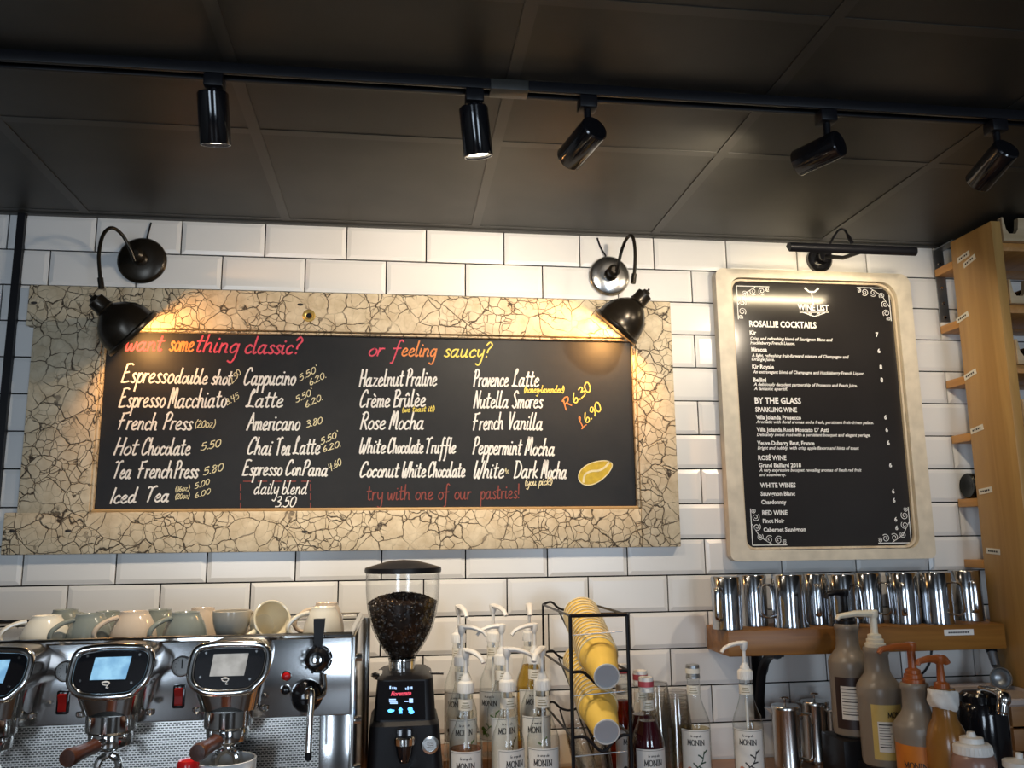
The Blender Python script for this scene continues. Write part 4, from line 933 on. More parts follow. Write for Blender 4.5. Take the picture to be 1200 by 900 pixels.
W0 = [at(360, 816, YM-.04), at(362, 809, YM-.052), at(365, 811, YM-.060), at(364.5, 825, YM-.064), at(363, 850, YM-.068), at(361.5, 884, YM-.072)]
m.tube(smooth_path(W0, 6), .0062, 14); sw = m.build('steam_wand', M_CHROME, em)
m = MB(); m.tube([W0[-1]+Vector((0, 0, .004)), W0[-1]-Vector((0, 0, .010))], [.0066, .0058], 14); m.build('wand_tip', M_BLACK, sw)

# ------------------------------------------------------------------ cups drying on the machine
CUPS = 'cups drying on top of the espresso machine'
def make_cup(col, rr, rb, h, name='coffee_cup'):
    key = 'glaze_%d' % len(MATS)
    mt = mat(key, col, .14, noise=.05, nscale=12); mi = mat(key+'_inside', tuple(min(1, c*1.0) for c in col), .3, noise=.05)
    t = proto(name, '', 'cup', CUPS)
    prof = [(0, .002), (rb*.8, .002), (rb*.86, 0), (rb, 0), (rb*1.02, .004)]
    for k in range(1, 13):
        f = k/12; prof.append((rb*1.02+(rr-rb*1.02)*(1-(1-f)**2.2), .004+(h-.004)*f))
    prof += [(rr-.0015, h+.001), (rr-.004, h)]
    for k in range(11, 0, -1):
        f = k/12; prof.append((rb*1.02+(rr-rb*1.02)*(1-(1-f)**2.2)-.004, .008+(h-.008)*f))
    prof.append((0, .008))
    MB().lathe(prof, 40).build('cup_body', mt, t, smooth=50)
    m = MB(); w = .030
    hp = smooth_path([(rr*.93, 0, h*.86), (rr+w*.55, 0, h*.88), (rr+w, 0, h*.70), (rr+w*.9, 0, h*.46), (rr+w*.35, 0, h*.26), (rr*.72, 0, h*.16)], 6)
    m.tube(hp, .0046, 10, flat=1.45); m.build('handle', mt, t)
    return t
PALE = (.70, .66, .56); GREEN = (.21, .235, .215); BEIGE = (.56, .46, .36); GREYB = (.42, .39, .33); WHITE = (.74, .72, .66)
def cup(col, px, top_py, Y, ang, lab, wpx, up=False, rb=.026, tilt=None):
    p = at(px, top_py, Y); h = max(.045, p.z-ztray); D = (Y-CAM.y)*1.04
    rr = wpx/2*D/FPX*.94
    t = make_cup(col, rr, min(rb, rr*.62), h); t['label'] = lab
    if tilt:
        t.rotation_euler = tilt; t.location = tilt_loc
    elif up: t.location = (p.x, Y, ztray+.0003); t.rotation_euler = (0, 0, math.radians(ang))
    else: t.location = (p.x, Y, ztray+h+.0013); t.rotation_euler = (PI, 0, math.radians(ang))
    return t
YA, YBK = -.570, -.455
cup(PALE, 55, 722, YA, 205, 'upturned cream white cup, front row leftmost on the espresso machine, handle left', 52)
cup(GREEN, 77, 715, YBK, 60, 'upturned grey-green cup behind the leftmost cream cup', 40)
cup(GREEN, 106, 720, YA, 222, 'upturned grey-green cup between the cream cup and the beige cup, front row', 48)
cup(GREEN, 127, 717, YBK, 60, 'upturned grey-green cup half hidden behind the beige cup', 40)
cup(BEIGE, 158, 717, YA, 218, 'upturned beige cup with handle to the left, front row', 50)
cup(GREEN, 187, 715, YBK, 70, 'upturned grey-green cup behind and right of the beige cup', 40)
cup(GREEN, 218, 718, YA, 222, 'upturned dark grey-green cup, right of the beige cup in the front row', 48)
cup(BEIGE, 238, 713, YBK, 0, 'upturned tan cup behind, its handle showing at the right', 40)
cup(GREYB, 272, 716, YA+.02, 60, 'grey-beige cup standing mouth up beside the tipped cup', 42, up=True, rb=.024)
# the tipped cup, its mouth turned to the right and the room
p = at(315, 722, YA+.01)
t = make_cup((.74, .66, .48), .0395, .024, .060); t['label'] = 'cream cup lying tipped over, its pale yellow inside facing the room'
d = Vector((.48, -.80, .30)).normalized(); X = axis_matrix((0, 0, 0), d, math.radians(210))
zmin = min((X @ v.co).z for v in KIDS.get(t, [None]) and [] or [v for c in S.objects if c.parent == t and c.name.startswith('cup_body') for v in c.data.vertices])
t.matrix_world = Matrix.Translation((at(306, 722, YA+.03).x, YA+.035, ztray-zmin+.0005)) @ X
cup(PALE, 379, 712, YA+.005, 195, 'upturned cream cup at the right end behind the black steam lever', 44)
cup(BEIGE, 383, 707, YBK-.01, 200, 'upturned tan cup behind the cream cup at the right end', 40)
# the cup being filled and the red lid beside it, on the drip tray
bx = gcx+DX; cc = at(262.5, 891, -.755)
t = make_cup((.76, .78, .80), .0545, .032, cc.z-1.03); t['label'] = 'wide white cup on the drip tray under the right group head'; t['category'] = 'cup'; del t['group']
t.location = (cc.x, -.745, 1.0303); t.rotation_euler = (0, 0, math.radians(-35))
q = at(220, 890, -.80); t = thing('red_capped_bottle', 'bright red rounded cap of a bottle beside the white cup on the drip tray', 'bottle', (q.x, -.795, 1.03))
m = MB(); zz = q.z; m.lathe([(0, 1.0303), (.0165, 1.0303), (.0175, 1.034), (.0175, zz-.030), (0, zz-.030)], 24, 0, Matrix.Translation((q.x, -.795, 0))); m.build('bottle_body', M_WHITEPLASTIC, t)
m = MB(); m.lathe([(0, zz-.030), (.0185, zz-.030), (.0185, zz-.008), (.016, zz-.002), (.010, zz), (0, zz)], 28, 0, Matrix.Translation((q.x, -.795, 0))); m.build('cap', M_REDPLASTIC, t)

# ------------------------------------------------------------------ coffee grinder
YG = -.40
gc = at(472, 700, YG); U = .00194
gr = thing('coffee_grinder', 'black coffee grinder with a lit touch panel and a clear hopper full of beans', 'coffee grinder', (gc.x, YG, CZ))
zy = lambda py: at(472, py, YG).z
X = Matrix.Translation((gc.x, YG, 0))
m = MB(); m.lathe([(0, zy(657)+.002), (.030, zy(657)), (.060, zy(661)), (.0865, zy(665)), (.0875, zy(668)), (.0865, zy(671)), (0, zy(670))], 48, 0, X); m.build('hopper_lid', M_BLACK, gr)
hop = [(43.2, 671), (43.0, 690), (42.0, 705), (40, 718), (36.5, 732), (31.5, 744), (25.5, 755), (20, 763), (16, 769), (15.5, 774)]
m = MB(); m.lathe([(r*U, zy(y)) for r, y in hop], 48, 0, X); plabel(m.build('hopper', M_HOPPER, gr), 'clear plastic bean hopper')
m = MB(); m.lathe([(.0305, zy(771)), (.031, zy(773)), (.0295, zy(774)), (.0295, zy(786)), (.033, zy(787))], 36, 0, X); m.build('hopper_collar', M_CHROME, gr)
m = MB(); m.lathe([(0, zy(786)), (.055, zy(786)), (.064, zy(788)), (.066, zy(790.5)), (.064, zy(793)), (0, zy(793))], 40, 0, X)
m.tube([(gc.x+.05, YG-.02, zy(788)), (gc.x+.092, YG-.03, zy(788.5))], .0025, 8); m.tube([(gc.x-.05, YG-.04, zy(788)), (gc.x-.066, YG-.045, zy(786))], .004, 8); m.build('adjusting_ring', M_CHROME, gr)
xl = lambda px, py: at(px, py, YG-.09).x
secs = []
for py, x0, x1, yf in ((793, 448, 502, -.075), (797, 442, 508, -.088), (845, 437, 511, -.094), (850, 433, 515, -.10), (902, 429, 519, -.10), (960, 427, 521, -.10), (962, 427, 521, -.10)):
    z = at(472, py, YG-.09).z; secs.append([(x, y, z) for x, y in rrect(xl(x0, py), xl(x1, py), YG+yf, YG+.09, .022, 5)])
zl = secs[-1][0][2]
secs.append([(x, y, CZ) for x, y, z in secs[-1]])
m = MB(); m.loft(secs); m.build('grinder_body', M_BLACK, gr, smooth=30)
yf = lambda py: YG-.088-.006*(py-797)/48-.0008
def gp(x, y, lift=0): return at(x, y, yf(y)-lift)
m = MB(); m.add([gp(443.5, 799), gp(497.5, 798), gp(498.5, 843), gp(441, 844)], [(0, 1, 2, 3)]); m.build('touch_panel', M_GLOSSBLACK, gr, smooth=0)
tp = [c for c in S.objects if c.parent == gr and c.name.startswith('touch_panel')][0]
M_BLUEICON = mat('blue_icon', (.05, .3, .8), .4, emit=(.10, .45, 1), estr=2.2); M_PALEICON = mat('pale_blue_icon', (.3, .5, .8), .4, emit=(.45, .65, 1), estr=1.0); M_REDLOGO = mat('red_sign', (.6, .05, .08), .4, emit=(.9, .08, .14), estr=1.0)
def blob(mm, x, y, rx, ry, n=14, wob=0):
    mm.add([gp(x+rx*(1+wob*math.cos(3*k))*math.cos(2*PI*k/n), y+ry*math.sin(2*PI*k/n), .0012) for k in range(n)], [tuple(range(n))])
for k, (x, y) in enumerate(((457.5, 833), (469.5, 832.5), (481.5, 832.5))):
    m = MB()
    if k == 0: blob(m, x, y, 3.2, 2.0); m.add([gp(x+2.6, y-1.6, .0012), gp(x+5, y-1, .0012), gp(x+4, y+1, .0012), gp(x+2.6, y+1, .0012)], [(0, 1, 2, 3)])
    if k == 1: m.add([gp(x+a, y+b, .0012) for a, b in ((-3, -.5), (0, -4), (3, -.5), (1.6, -.5), (2.2, 3.6), (-2.2, 3.6), (-1.6, -.5))], [tuple(range(7))])
    if k == 2: blob(m, x-.8, y-1.6, 3.0, 2.4); blob(m, x+.6, y+1.8, 3.4, 2.4)
    m.build('touch_icon', M_BLUEICON, tp, smooth=0)
m = MB()
for x0, y0, w, hh in ((456.5, 804, 1.6, 4), (459.5, 805, 1.2, 3), (461.6, 805, 1.2, 3), (463.4, 805.4, 1.2, 3), (475, 806, 1.4, 2.6), (477.4, 804.6, 1.4, 4), (479.8, 805, 1.2, 3), (481.5, 804.6, 1.8, 3.4),
                      (456, 819, 8, 1.6), (456, 821.4, 9.5, 1.4), (457, 823.4, 9, 1.4), (474, 821.4, 4.6, 1.2), (479.4, 818.6, 4.6, 5)):
    m.add([gp(x0, y0, .0012), gp(x0+w, y0, .0012), gp(x0+w, y0+hh, .0012), gp(x0, y0+hh, .0012)], [(0, 1, 2, 3)])
m.build('display_readout', M_PALEICON, tp, smooth=0)
m = MB(); a, b = gp(458, 815.5, .0012), gp(482, 814.5, .0012); put_text(m, 'Fiorenzato', a, (b-a).normalized(), (0, 0, 1), (b-a).length, .0085, 0, .02, .35); plabel(m.build('maker_sign', M_REDLOGO, tp, smooth=0), 'small glowing red maker sign')
m = MB(); c0 = at(474, 866, YG-.118); X = Matrix.Translation((c0.x, YG-.118, 0)); z0 = at(474, 872, YG-.118).z
m.lathe([(0, z0+.016), (.021, z0+.016), (.023, z0+.013), (.022, z0), (0, z0)], 32, 0, X); m.build('dosing_ring', M_CHROME, gr)
m = MB(); m.lathe([(0, z0), (.019, z0), (.016, z0-.02), (.010, z0-.036), (0, z0-.036)], 28, 0, X); m.box((c0.x-.016, YG-.118, z0-.01), (c0.x+.016, YG-.098, z0+.03), bev=.003); m.build('chute', M_GLOSSBLACK, gr)
m = MB()
for s in (-1, 1): m.tube([(c0.x+s*.012, YG-.10, z0-.055), (c0.x+s*.022, YG-.13, z0-.052), (c0.x+s*.022, YG-.165, z0-.050)], .004, 8)
m.build('portafilter_fork', M_CHROME, gr)
c1 = at(504, 873, YG-.101); m = MB(); X = axis_matrix((c1.x, YG-.0995, c1.z), (.15, -1, 0)); m.lathe([(0, .002), (.013, .002), (.0135, .005), (.018, .004), (.019, 0)], 28, 0, X)
for k in range(3): m.tube([X @ Vector((-.007, -.004+k*.004, .0025)), X @ Vector((.007, -.006+k*.004, .0025))], .0009, 6)
plabel(m.build('round_badge', M_STEEL, gr), 'round silver badge')
# the beans
cb2 = thing('coffee_beans', 'dark roasted coffee beans filling the clear grinder hopper', 'coffee beans', (gc.x, YG, zy(770))); cb2.name = 'bean_fill_empty'
bpy.data.objects.remove(cb2)
m = MB(); X = Matrix.Translation((gc.x, YG, 0))
fill = [(0, 695), (14, 696), (28, 699), (36, 703), (40.5, 706), (38.5, 718), (35, 732), (30, 744), (24, 755), (18.5, 763), (14.3, 769), (0, 769.5)]
m.lathe([(max(0, r*U-.0045), zy(y)) for r, y in fill], 40, 0, X)
rnd = random.Random(3)
def bean_at(p, nrm):
    bm = bmesh.new(); bmesh.ops.create_icosphere(bm, subdivisions=1, radius=1)
    X = Matrix.Translation(p) @ Euler((rnd.random()*6, rnd.random()*6, rnd.random()*6)).to_matrix().to_4x4() @ Matrix.Diagonal((.0058, .0040, .0032, 1))
    m.bm(bm, 0, X)
segs = [(fill[i], fill[i+1]) for i in range(len(fill)-2)]
for k in range(1500):
    a, b = rnd.choices(segs, [((p[0]+q[0])*(abs(p[1]-q[1])+abs(p[0]-q[0]))) for p, q in segs])[0]
    f = rnd.random(); r = (a[0]+(b[0]-a[0])*f)*U-.0048; y = a[1]+(b[1]-a[1])*f; th = rnd.random()*2*PI
    if y > 762: r -= .001
    bean_at(Vector((gc.x+r*math.cos(th), YG+r*math.sin(th), zy(y)-(.001 if y < 704 else 0))), None)
o = m.build('coffee_beans', M_BEANS, origin=Vector((gc.x, YG, zy(769))), fix=False)
tag(o, 'dark roasted coffee beans filling the clear grinder hopper', 'coffee beans'); o['kind'] = 'stuff'

# ------------------------------------------------------------------ syrup bottles
M_SYRUP = {'amber': clear('amber_syrup', (.78, .48, .14), (.35, .16, .03), .5), 'gold': clear('gold_syrup', (.86, .70, .30), (.5, .32, .08), .5),
           'burgundy': mat('burgundy_syrup', (.045, .006, .010), .08, spec=.6, noise=.1), 'brown': clear('red_brown_syrup', (.42, .10, .03), (.10, .02, .01), .6), 'pale': clear('pale_syrup', (.93, .88, .68), (.70, .60, .36), .5)}
M_LABEL = mat('white_bottle_label', (.74, .73, .69), .5, noise=.03)
M_LEAF = mat('leaf_green_ink', (.10, .22, .04), .5, noise=.2); M_DKLEAF = mat('dark_green_ink', (.02, .06, .03), .5, noise=.2); M_LIME = mat('lime_ink', (.52, .55, .08), .5, noise=.2)
M_OLIVE = mat('olive_ink', (.16, .13, .03), .5, noise=.2); M_PEACH = mat('peach_ink', (.60, .22, .12), .5, noise=.2)
BR = .0362          # bottle radius
def curved(r, a, z): return Vector((r*math.sin(a), -r*math.cos(a), z))       # front of the bottle is -y
def patch(m, r, a0, a1, z0, z1, mi=0, n=14):
    k = len(m.v); vs = [curved(r, a0+(a1-a0)*i/n, z) for i in range(n+1) for z in (z0, z1)]
    m.add(vs, [(2*i, 2*i+2, 2*i+3, 2*i+1) for i in range(n)], mi)
def cribbon(m, r, pts, w, mi):
    P = smooth_path([Vector((a, z, 0)) for a, z in pts], 5)
    for p, q in zip(P, P[1:]):
        t = (q-p).normalized(); n = Vector((-t.y, t.x, 0))*w
        m.add([curved(r, (v.x)/r, v.y) for v in (p+n, p-n, q-n, q+n)], [(0, 1, 2, 3)], mi)
SERIF = {'M': [[(0, 0), (.08, 1)], [(.06, 1), (.45, .12)], [(.45, .12), (.84, 1)], [(.82, 1), (.90, 0)], [(-.1, 0), (.12, 0)], [(.76, 0), (1.02, 0)], [(-.06, 1), (.1, 1)], [(.8, 1), (.96, 1)]],
         'O': [[(.45+.43*math.cos(a), .5+.5*math.sin(a)), (.45+.43*math.cos(a+.42), .5+.5*math.sin(a+.42))] for a in [k*2*PI/15 for k in range(15)]],
         'N': [[(.05, 0), (.05, 1)], [(.03, 1), (.80, 0)], [(.80, 0), (.80, 1)], [(-.08, 0), (.2, 0)], [(-.08, 1), (.1, 1)], [(.68, 1), (.94, 1)]],
         'I': [[(.1, 0), (.1, 1)], [(-.04, 0), (.24, 0)], [(-.04, 1), (.24, 1)]]}
def maker_word(m, rl, a0, z0, width, h, mi):
    x = 0; segs = []
    for ch in 'MONIN':
        segs += [((x+p[0], p[1]), (x+q[0], q[1]), ch) for p, q in SERIF[ch]]; x += {'M': 1.02, 'O': 1.0, 'N': .98, 'I': .36}[ch]+.10
    kx = width/x
    for k, (p, q, ch) in enumerate(segs):
        A, B = Vector((p[0]*kx, p[1]*h, 0)), Vector((q[0]*kx, q[1]*h, 0)); t = (B-A).normalized(); thin = abs(t.y) < .3
        n = Vector((-t.y, t.x, 0))*(.0005 if thin else .00095)
        A = A-t*.0003; B = B+t*.0003
        m.add([curved(rl+.00003*(k % 9), a0+v.x/rl, z0+v.y) for v in (A+n, A-n, B-n, B+n)], [(0, 1, 2, 3)], mi)
def syrup_bottle(name, label, cat, group, leaf, leaf2, liquid=None, level=.1, pump=None, capmat=None, turn=0.0, word='MONIN'):
    t = proto(name, label, cat, group)
    prof = [(0, .004), (.028, .002), (.033, 0), (BR, .004), (BR, .155), (BR*.97, .166), (BR*.86, .180), (.024, .197), (.0185, .213), (.0158, .226), (.0150, .245), (.0150, .262), (.0168, .263), (.0168, .272), (.0145, .274)]
    MB().lathe(prof, 36).build('bottle_glass', M_GLASS, t, smooth=45)
    if liquid:
        lp = [(0, .006), (.030, .005), (BR-.0022, .008)]
        for r, z in prof[4:]:
            if z <= level: lp.append((r-.0022, z))
        def rad(z):
            for (r0, z0), (r1, z1) in zip(prof[3:], prof[4:]):
                if z0 <= z <= z1: return r0+(r1-r0)*(z-z0)/max(1e-6, z1-z0)
            return .014
        lp += [(rad(level)-.0022, level), (0, level)]
        MB().lathe(lp, 30).build('syrup', M_SYRUP[liquid], t, smooth=45)
    m = MB(); r = BR+.0004; A = math.radians(64); c = turn
    patch(m, r, c-A, c+A, .036, .1515, 0)
    r2 = r+.0004
    for z0, z1 in ((.1480, .1487), (.0395, .0402)): patch(m, r2, c-A*.93, c+A*.93, z0, z1, 1)
    for s in (-1, 1): patch(m, r2, c+s*A*.93-.008, c+s*A*.93+.008, .0395, .1487, 1, 2)
    maker_word(m, r2, c-.021/r2, .1175, .042, .0120, 1)
    st, w = chalk_strokes('le sirop de')
    for s in st:
        q = [(x/w*.026-.013, y*.0027+.1360) for x, y in s]; 
        if len(q) > 1:
            for p0, p1 in zip(q, q[1:]):
                d = Vector((p1[0]-p0[0], p1[1]-p0[1], 0))
                if d.length < 1e-6: continue
                n = Vector((-d.y, d.x, 0)).normalized()*.0004
                m.add([curved(r2, c+(v[0])/r2, v[1]) for v in ((p0[0]+n.x, p0[1]+n.y), (p0[0]-n.x, p0[1]-n.y), (p1[0]-n.x, p1[1]-n.y), (p1[0]+n.x, p1[1]+n.y))], [(0, 1, 2, 3)], 1)
    o = c*r2
    for sx in (1,):
        cribbon(m, r2, [(o-.018, .050), (o-.004, .064), (o+.012, .080), (o+.018, .104)], .0011, 2)
        for (x, z, a) in ((.000, .069, 2.3), (.008, .076, .3), (.014, .089, 2.5), (.017, .098, .8), (-.008, .060, 2.4), (.004, .071, -.6)):
            cribbon(m, r2, [(o+x, z), (o+x+.007*math.cos(a), z+.007*math.sin(a)), (o+x+.014*math.cos(a), z+.012*math.sin(a))], .0016, 2)
    for (x, z) in ((-.014, .056), (-.005, .051), (-.018, .064)):
        m.add([curved(r2+.0002, (o+x+.0055*math.cos(2*PI*k/12))/r2, z+.0048*math.sin(2*PI*k/12)) for k in range(12)], [tuple(range(12))], 3)
    m.build('front_label', [M_LABEL, M_INK, leaf, leaf2], t, smooth=60, fix=False)
    m = MB(); patch(m, .0163, c-1.9, c+1.9, .228, .250, 0, 18)
    for k in range(3): patch(m, .0166, c-.7+.1*k, c+.6-.12*k, .2325+k*.005, .2338+k*.005, 1, 6)
    m.build('neck_label', [M_PAPER, M_OLIVE], t, smooth=60, fix=False)
    if pump is not None:
        m = MB(); m.lathe([(0, .262), (.0182, .262), (.0182, .281), (.0172, .283), (.0120, .286), (.0108, .292), (.0075, .296), (.0062, .300), (0, .300)], 28)
        for k in range(20):
            a = 2*PI*k/20; m.tube([(.0178*math.cos(a), .0178*math.sin(a), .264), (.0178*math.cos(a), .0178*math.sin(a), .280)], .0009, 5)
        m.build('pump_collar', M_WHITEPLASTIC, t)
        m = MB(); m.tube([(0, 0, .300), (0, 0, .336)], .0042, 12); m.build('pump_stem', M_WHITEPLASTIC, t)
        m = MB(); m.tube([(0, 0, .02), (0, 0, .262)], .0035, 10); m.build('dip_tube', M_WHITEPLASTIC, t)
        m = MB(); m.lathe([(0, .330), (.006, .330), (.0085, .336), (.0100, .346), (.0095, .350), (.006, .352), (0, .3525)], 20)
        m.tube(smooth_path([(-.004, 0, .346), (.015, 0, .3465), (.035, 0, .343), (.052, 0, .336), (.060, 0, .327)], 6), [.0058]*7+[.0052]*6+[.0045]*6+[.0040]*6, 12, flat=1.5)
        h = m.build('pump_head', M_WHITEPLASTIC, t); h.rotation_euler = (0, 0, math.radians(pump))
    elif capmat:
        m = MB(); m.lathe([(0, .266), (.0172, .266), (.0172, .270), (.0165, .271), (.0165, .294), (.0155, .297), (0, .2975)], 28, 0)
        m.lathe([(.0176, .277), (.0176, .289)], 28, 1); m.build('screw_cap', capmat, t)
    return t
GP2 = 'clear syrup bottles with white pumps'
stand = thing('bottle_riser', 'wooden stepped riser under the back rows of clear pump bottles', 'riser', (1.15, -.2, CZ))
def place(t, px, py, Y, z, lab):
    p = at(px, py, Y); t.location = (p.x, Y, z); t['label'] = lab; return t
ZR = [CZ+.0005, CZ+.036, CZ+.072]; YR = [-.45, -.295, -.15]
spec = [  # px of the collar, row, spout angle, leaf inks, liquid, label
 (546, 802, 0, -50, M_LIME, M_LIME, ('amber', .152), 'clear syrup bottle with white pump, front row nearest the grinder, amber syrup inside'),
 (594.5, 800, 0, -8, M_OLIVE, M_DKLEAF, None, 'empty clear syrup bottle with white pump, middle of the front row, spout to the right'),
 (635.5, 798, 0, -112, M_DKLEAF, M_DKLEAF, None, 'clear syrup bottle with white pump, front row, nearest the wire cup rack'),
 (541, 774, 1, -12, M_LEAF, M_DKLEAF, None, 'clear syrup bottle with white pump, second row behind the amber one, spout pointing right'),
 (588, 772, 1, 186, M_OLIVE, M_LEAF, None, 'clear syrup bottle with white pump, middle of the second row, spout pointing left'),
 (626.6, 772, 1, 200, M_LEAF, M_OLIVE, ('pale', .10), 'clear syrup bottle with white pump, right of the second row, spout pointing left'),
 (537.5, 747, 2, -70, M_OLIVE, M_INK, None, 'clear syrup bottle with white pump, back row nearest the grinder, spout turned to the room'),
 (578, 746, 2, -58, M_LEAF, M_LEAF, None, 'clear syrup bottle with white pump, middle of the back row, bright green leaf label'),
 (620.5, 745, 2, -92, M_OLIVE, M_LIME, ('gold', .205), 'syrup bottle full of golden syrup with white pump, back row beside the cup rack')]
TURN = [0, .45, -.1, .2, .3, 0, -.2, -.35, .2]
for k, (px, py, row, ang, l1, l2, liq, lab) in enumerate(spec):
    t = syrup_bottle('syrup_bottle', lab, 'syrup bottle', GP2, l1, l2, liq[0] if liq else None, liq[1] if liq else 0, pump=ang, turn=TURN[k])
    place(t, px, py, YR[row], ZR[row], lab); t.rotation_euler = (0, 0, -.08); t.scale = (1, 1, 1.045)
xa, xb = at(520, 760, -.2).x, at(648, 760, -.2).x
m = MB(); m.box((xa, -.335, CZ+.0003), (xb, -.012, ZR[1]-.0004), bev=.003); m.box((xa, -.19, ZR[1]-.002), (xb, -.012, ZR[2]-.0004), bev=.003); m.build('step', M_COUNTER, stand)
CAPM = [M_WHITEPLASTIC, mat('pink_red_band', (.50, .08, .10), .4, noise=.05)]
t = syrup_bottle('syrup_bottle', '', 'syrup bottle', 'capped syrup bottles', M_DKLEAF, M_PEACH, 'burgundy', .205, capmat=CAPM, turn=.05); place(t, 759, 860, -.47, CZ+.0005, 'dark burgundy syrup bottle with white and red cap, foremost beside the cup rack')
t = syrup_bottle('syrup_bottle', '', 'syrup bottle', 'capped syrup bottles', M_DKLEAF, M_PEACH, 'burgundy', .2, capmat=CAPM); place(t, 752.5, 860, -.375, CZ+.0005, 'second burgundy syrup bottle, right behind the foremost one')
t = syrup_bottle('syrup_bottle', '', 'syrup bottle', 'capped syrup bottles', M_OLIVE, M_INK, 'brown', .212, capmat=CAPM, turn=.3); place(t, 731, 860, -.27, CZ+.0005, 'red-brown syrup bottle with red cap showing through the wire cup rack')
t = syrup_bottle('syrup_bottle', '', 'syrup bottle', 'capped syrup bottles', M_DKLEAF, M_PEACH, 'pale', .150, capmat=[M_ZINC, M_PAPER], turn=-.30); place(t, 815, 860, -.31, CZ+.0005, 'clear syrup bottle with brownish metal cap and vanilla leaf label, beside the clear cups')
t = syrup_bottle('syrup_bottle', '', 'syrup bottle', GP2, M_INK, M_PEACH, None, 0, pump=186, turn=-.42); place(t, 877, 860, -.33, CZ+.0005, 'clear syrup bottle with white pump standing alone under the left end of the shelf')

# ------------------------------------------------------------------ wire rack with paper cups
YFR, YBR = -.52, -.135
cr = thing('cup_rack', 'black wire cup rack holding yellow paper cups in slanting rows', 'cup rack', (at(700, 800, -.4).x, -.33, CZ))
fl, frr = at(669, 760, YFR).x, at(736, 760, YFR).x; blx, brx = at(637, 760, YBR).x, at(692, 760, YBR).x
zf = [at(700, y, YFR).z for y in (721, 787, 863, 935)]; zbk = [at(660, y, YBR).z for y in (708, 765, 825, 885)]
m = MB(); w = .0042
for x in (fl, frr): m.tube([(x, YFR, zf[0]), (x, YFR, CZ+.004)], w, 8)
m.build('front_upright', M_BLACK, cr)
m = MB(); m.tube([(blx, YBR, zbk[0]), (blx, YBR, CZ+.002)], .003, 8); m.tube([(brx, YBR, zbk[0]), (brx, YBR, CZ+.002)], .003, 8); m.build('back_upright', M_BLACK, cr)
for k in range(4):
    m = MB(); rr_ = .012
    if k == 0: m.tube([(fl, YFR, zf[0]), (frr, YFR, zf[0])], w, 8)
    if k == 3: m.tube([(fl, YFR, CZ+.005), (frr, YFR, CZ+.005)], w, 8)
    if k in (1, 2):     # front cradle bar dips under the cup
        cxx = (fl+frr)/2; hw = (frr-fl)/2
        m.tube(smooth_path([(fl, YFR, zf[k]), (fl+.025, YFR, zf[k]), (fl+.040, YFR-.002, zf[k]-.012), (cxx, YFR-.004, zf[k]-.030), (frr-.040, YFR-.002, zf[k]-.012), (frr-.02, YFR, zf[k]), (frr, YFR, zf[k])], 5), w*.85, 8)
    m.build('front_bar', M_BLACK, cr)
    if k < 3:
        m = MB(); cxx = (blx+brx)/2
        m.tube(smooth_path([(blx, YBR, zbk[k]), (cxx-.040, YBR, zbk[k]+.006), (cxx-.02, YBR, zbk[k]-.010), (cxx+.005, YBR, zbk[k]-.016), (cxx+.03, YBR, zbk[k]-.008), (cxx+.045, YBR, zbk[k]+.008), (brx, YBR, zbk[k]+.002)], 5), .003, 8); m.build('back_cradle', M_BLACK, cr)
        m = MB()
        for x0, x1 in ((blx, fl), (brx, frr)): m.tube([(x0, YBR, zbk[k]), (x1, YFR, zf[k])], .0028, 8)
        for s in (-.022, .022): m.tube([(cxx+s, YBR, zbk[k]-.014), ((fl+frr)/2+s, YFR, zf[k+1]-.004 if k < 2 else CZ+.02)], .0024, 8)
        m.build('cup_rail', M_BLACK, cr)
        m = MB(); zz = at(700, (744, 815, 886)[k], YFR).z; m.tube([(fl, YFR+.004, zz), (frr-.01, YFR+.004, zz+.006)], .0014, 6); m.build('cross_wire', M_ZINC, cr)
def paper_cup():
    t = proto('paper_cup', '', 'cup', 'yellow paper cups in the wire rack')
    rb, rt, h = .0275, .0435, .108
    m = MB(); m.lathe([(rb, .003), (rt-.001, h-.004)], 40); m.build('cup_wall', M_YELLOWCUP, t)
    m = MB()
    m.lathe([(rt-.0014, h-.0045), (rt+.0016, h-.0050), (rt+.0026, h-.0022), (rt+.0012, h), (rt-.0018, h-.001), (rb-.0005, .012), (0, .012)], 40); plabel(m.build('rim_and_lining', M_CREAMCUP, t), 'white rolled rim and lining')
    m = MB(); m.lathe([(rb, .004), (rb+.0004, 0), (rb-.0022, 0), (rb-.0028, .003)], 40, 0); m.build('base_ring', M_WHITECUP, t)
    m = MB(); m.lathe([(rb-.0022, .0025), (0, .0025)], 40); plabel(m.build('base', M_GREYBASE, t), 'grey white cup base')
    return t
p0c = at(711, 793, -.565); p1c = at(684, 727, -.27); axd = (p1c-p0c).normalized()
pc0 = paper_cup(); NC = 14; gap = .0185
pc0.rotation_euler = axd.to_track_quat('Z', 'Y').to_euler(); row_name = ['upper', 'lower']
ordn = ['first', 'second', 'third', 'fourth', 'fifth', 'sixth', 'seventh', 'eighth', 'ninth', 'tenth', 'eleventh', 'twelfth', 'thirteenth', 'fourteenth', 'fifteenth', 'sixteenth', 'last']
dz2 = at(711, 858, -.565)-p0c
for row in range(2):
    for k in range(NC):
        o = pc0 if (row == 0 and k == 0) else copy_tree(pc0)
        o.location = p0c+axd*(gap*k)+dz2*row
        o['label'] = ('frontmost yellow paper cup, grey base towards the room, %s row of the wire rack' % row_name[row]) if k == 0 else 'yellow paper cup, %s from the front in the %s row of the wire rack' % (ordn[k], row_name[row])
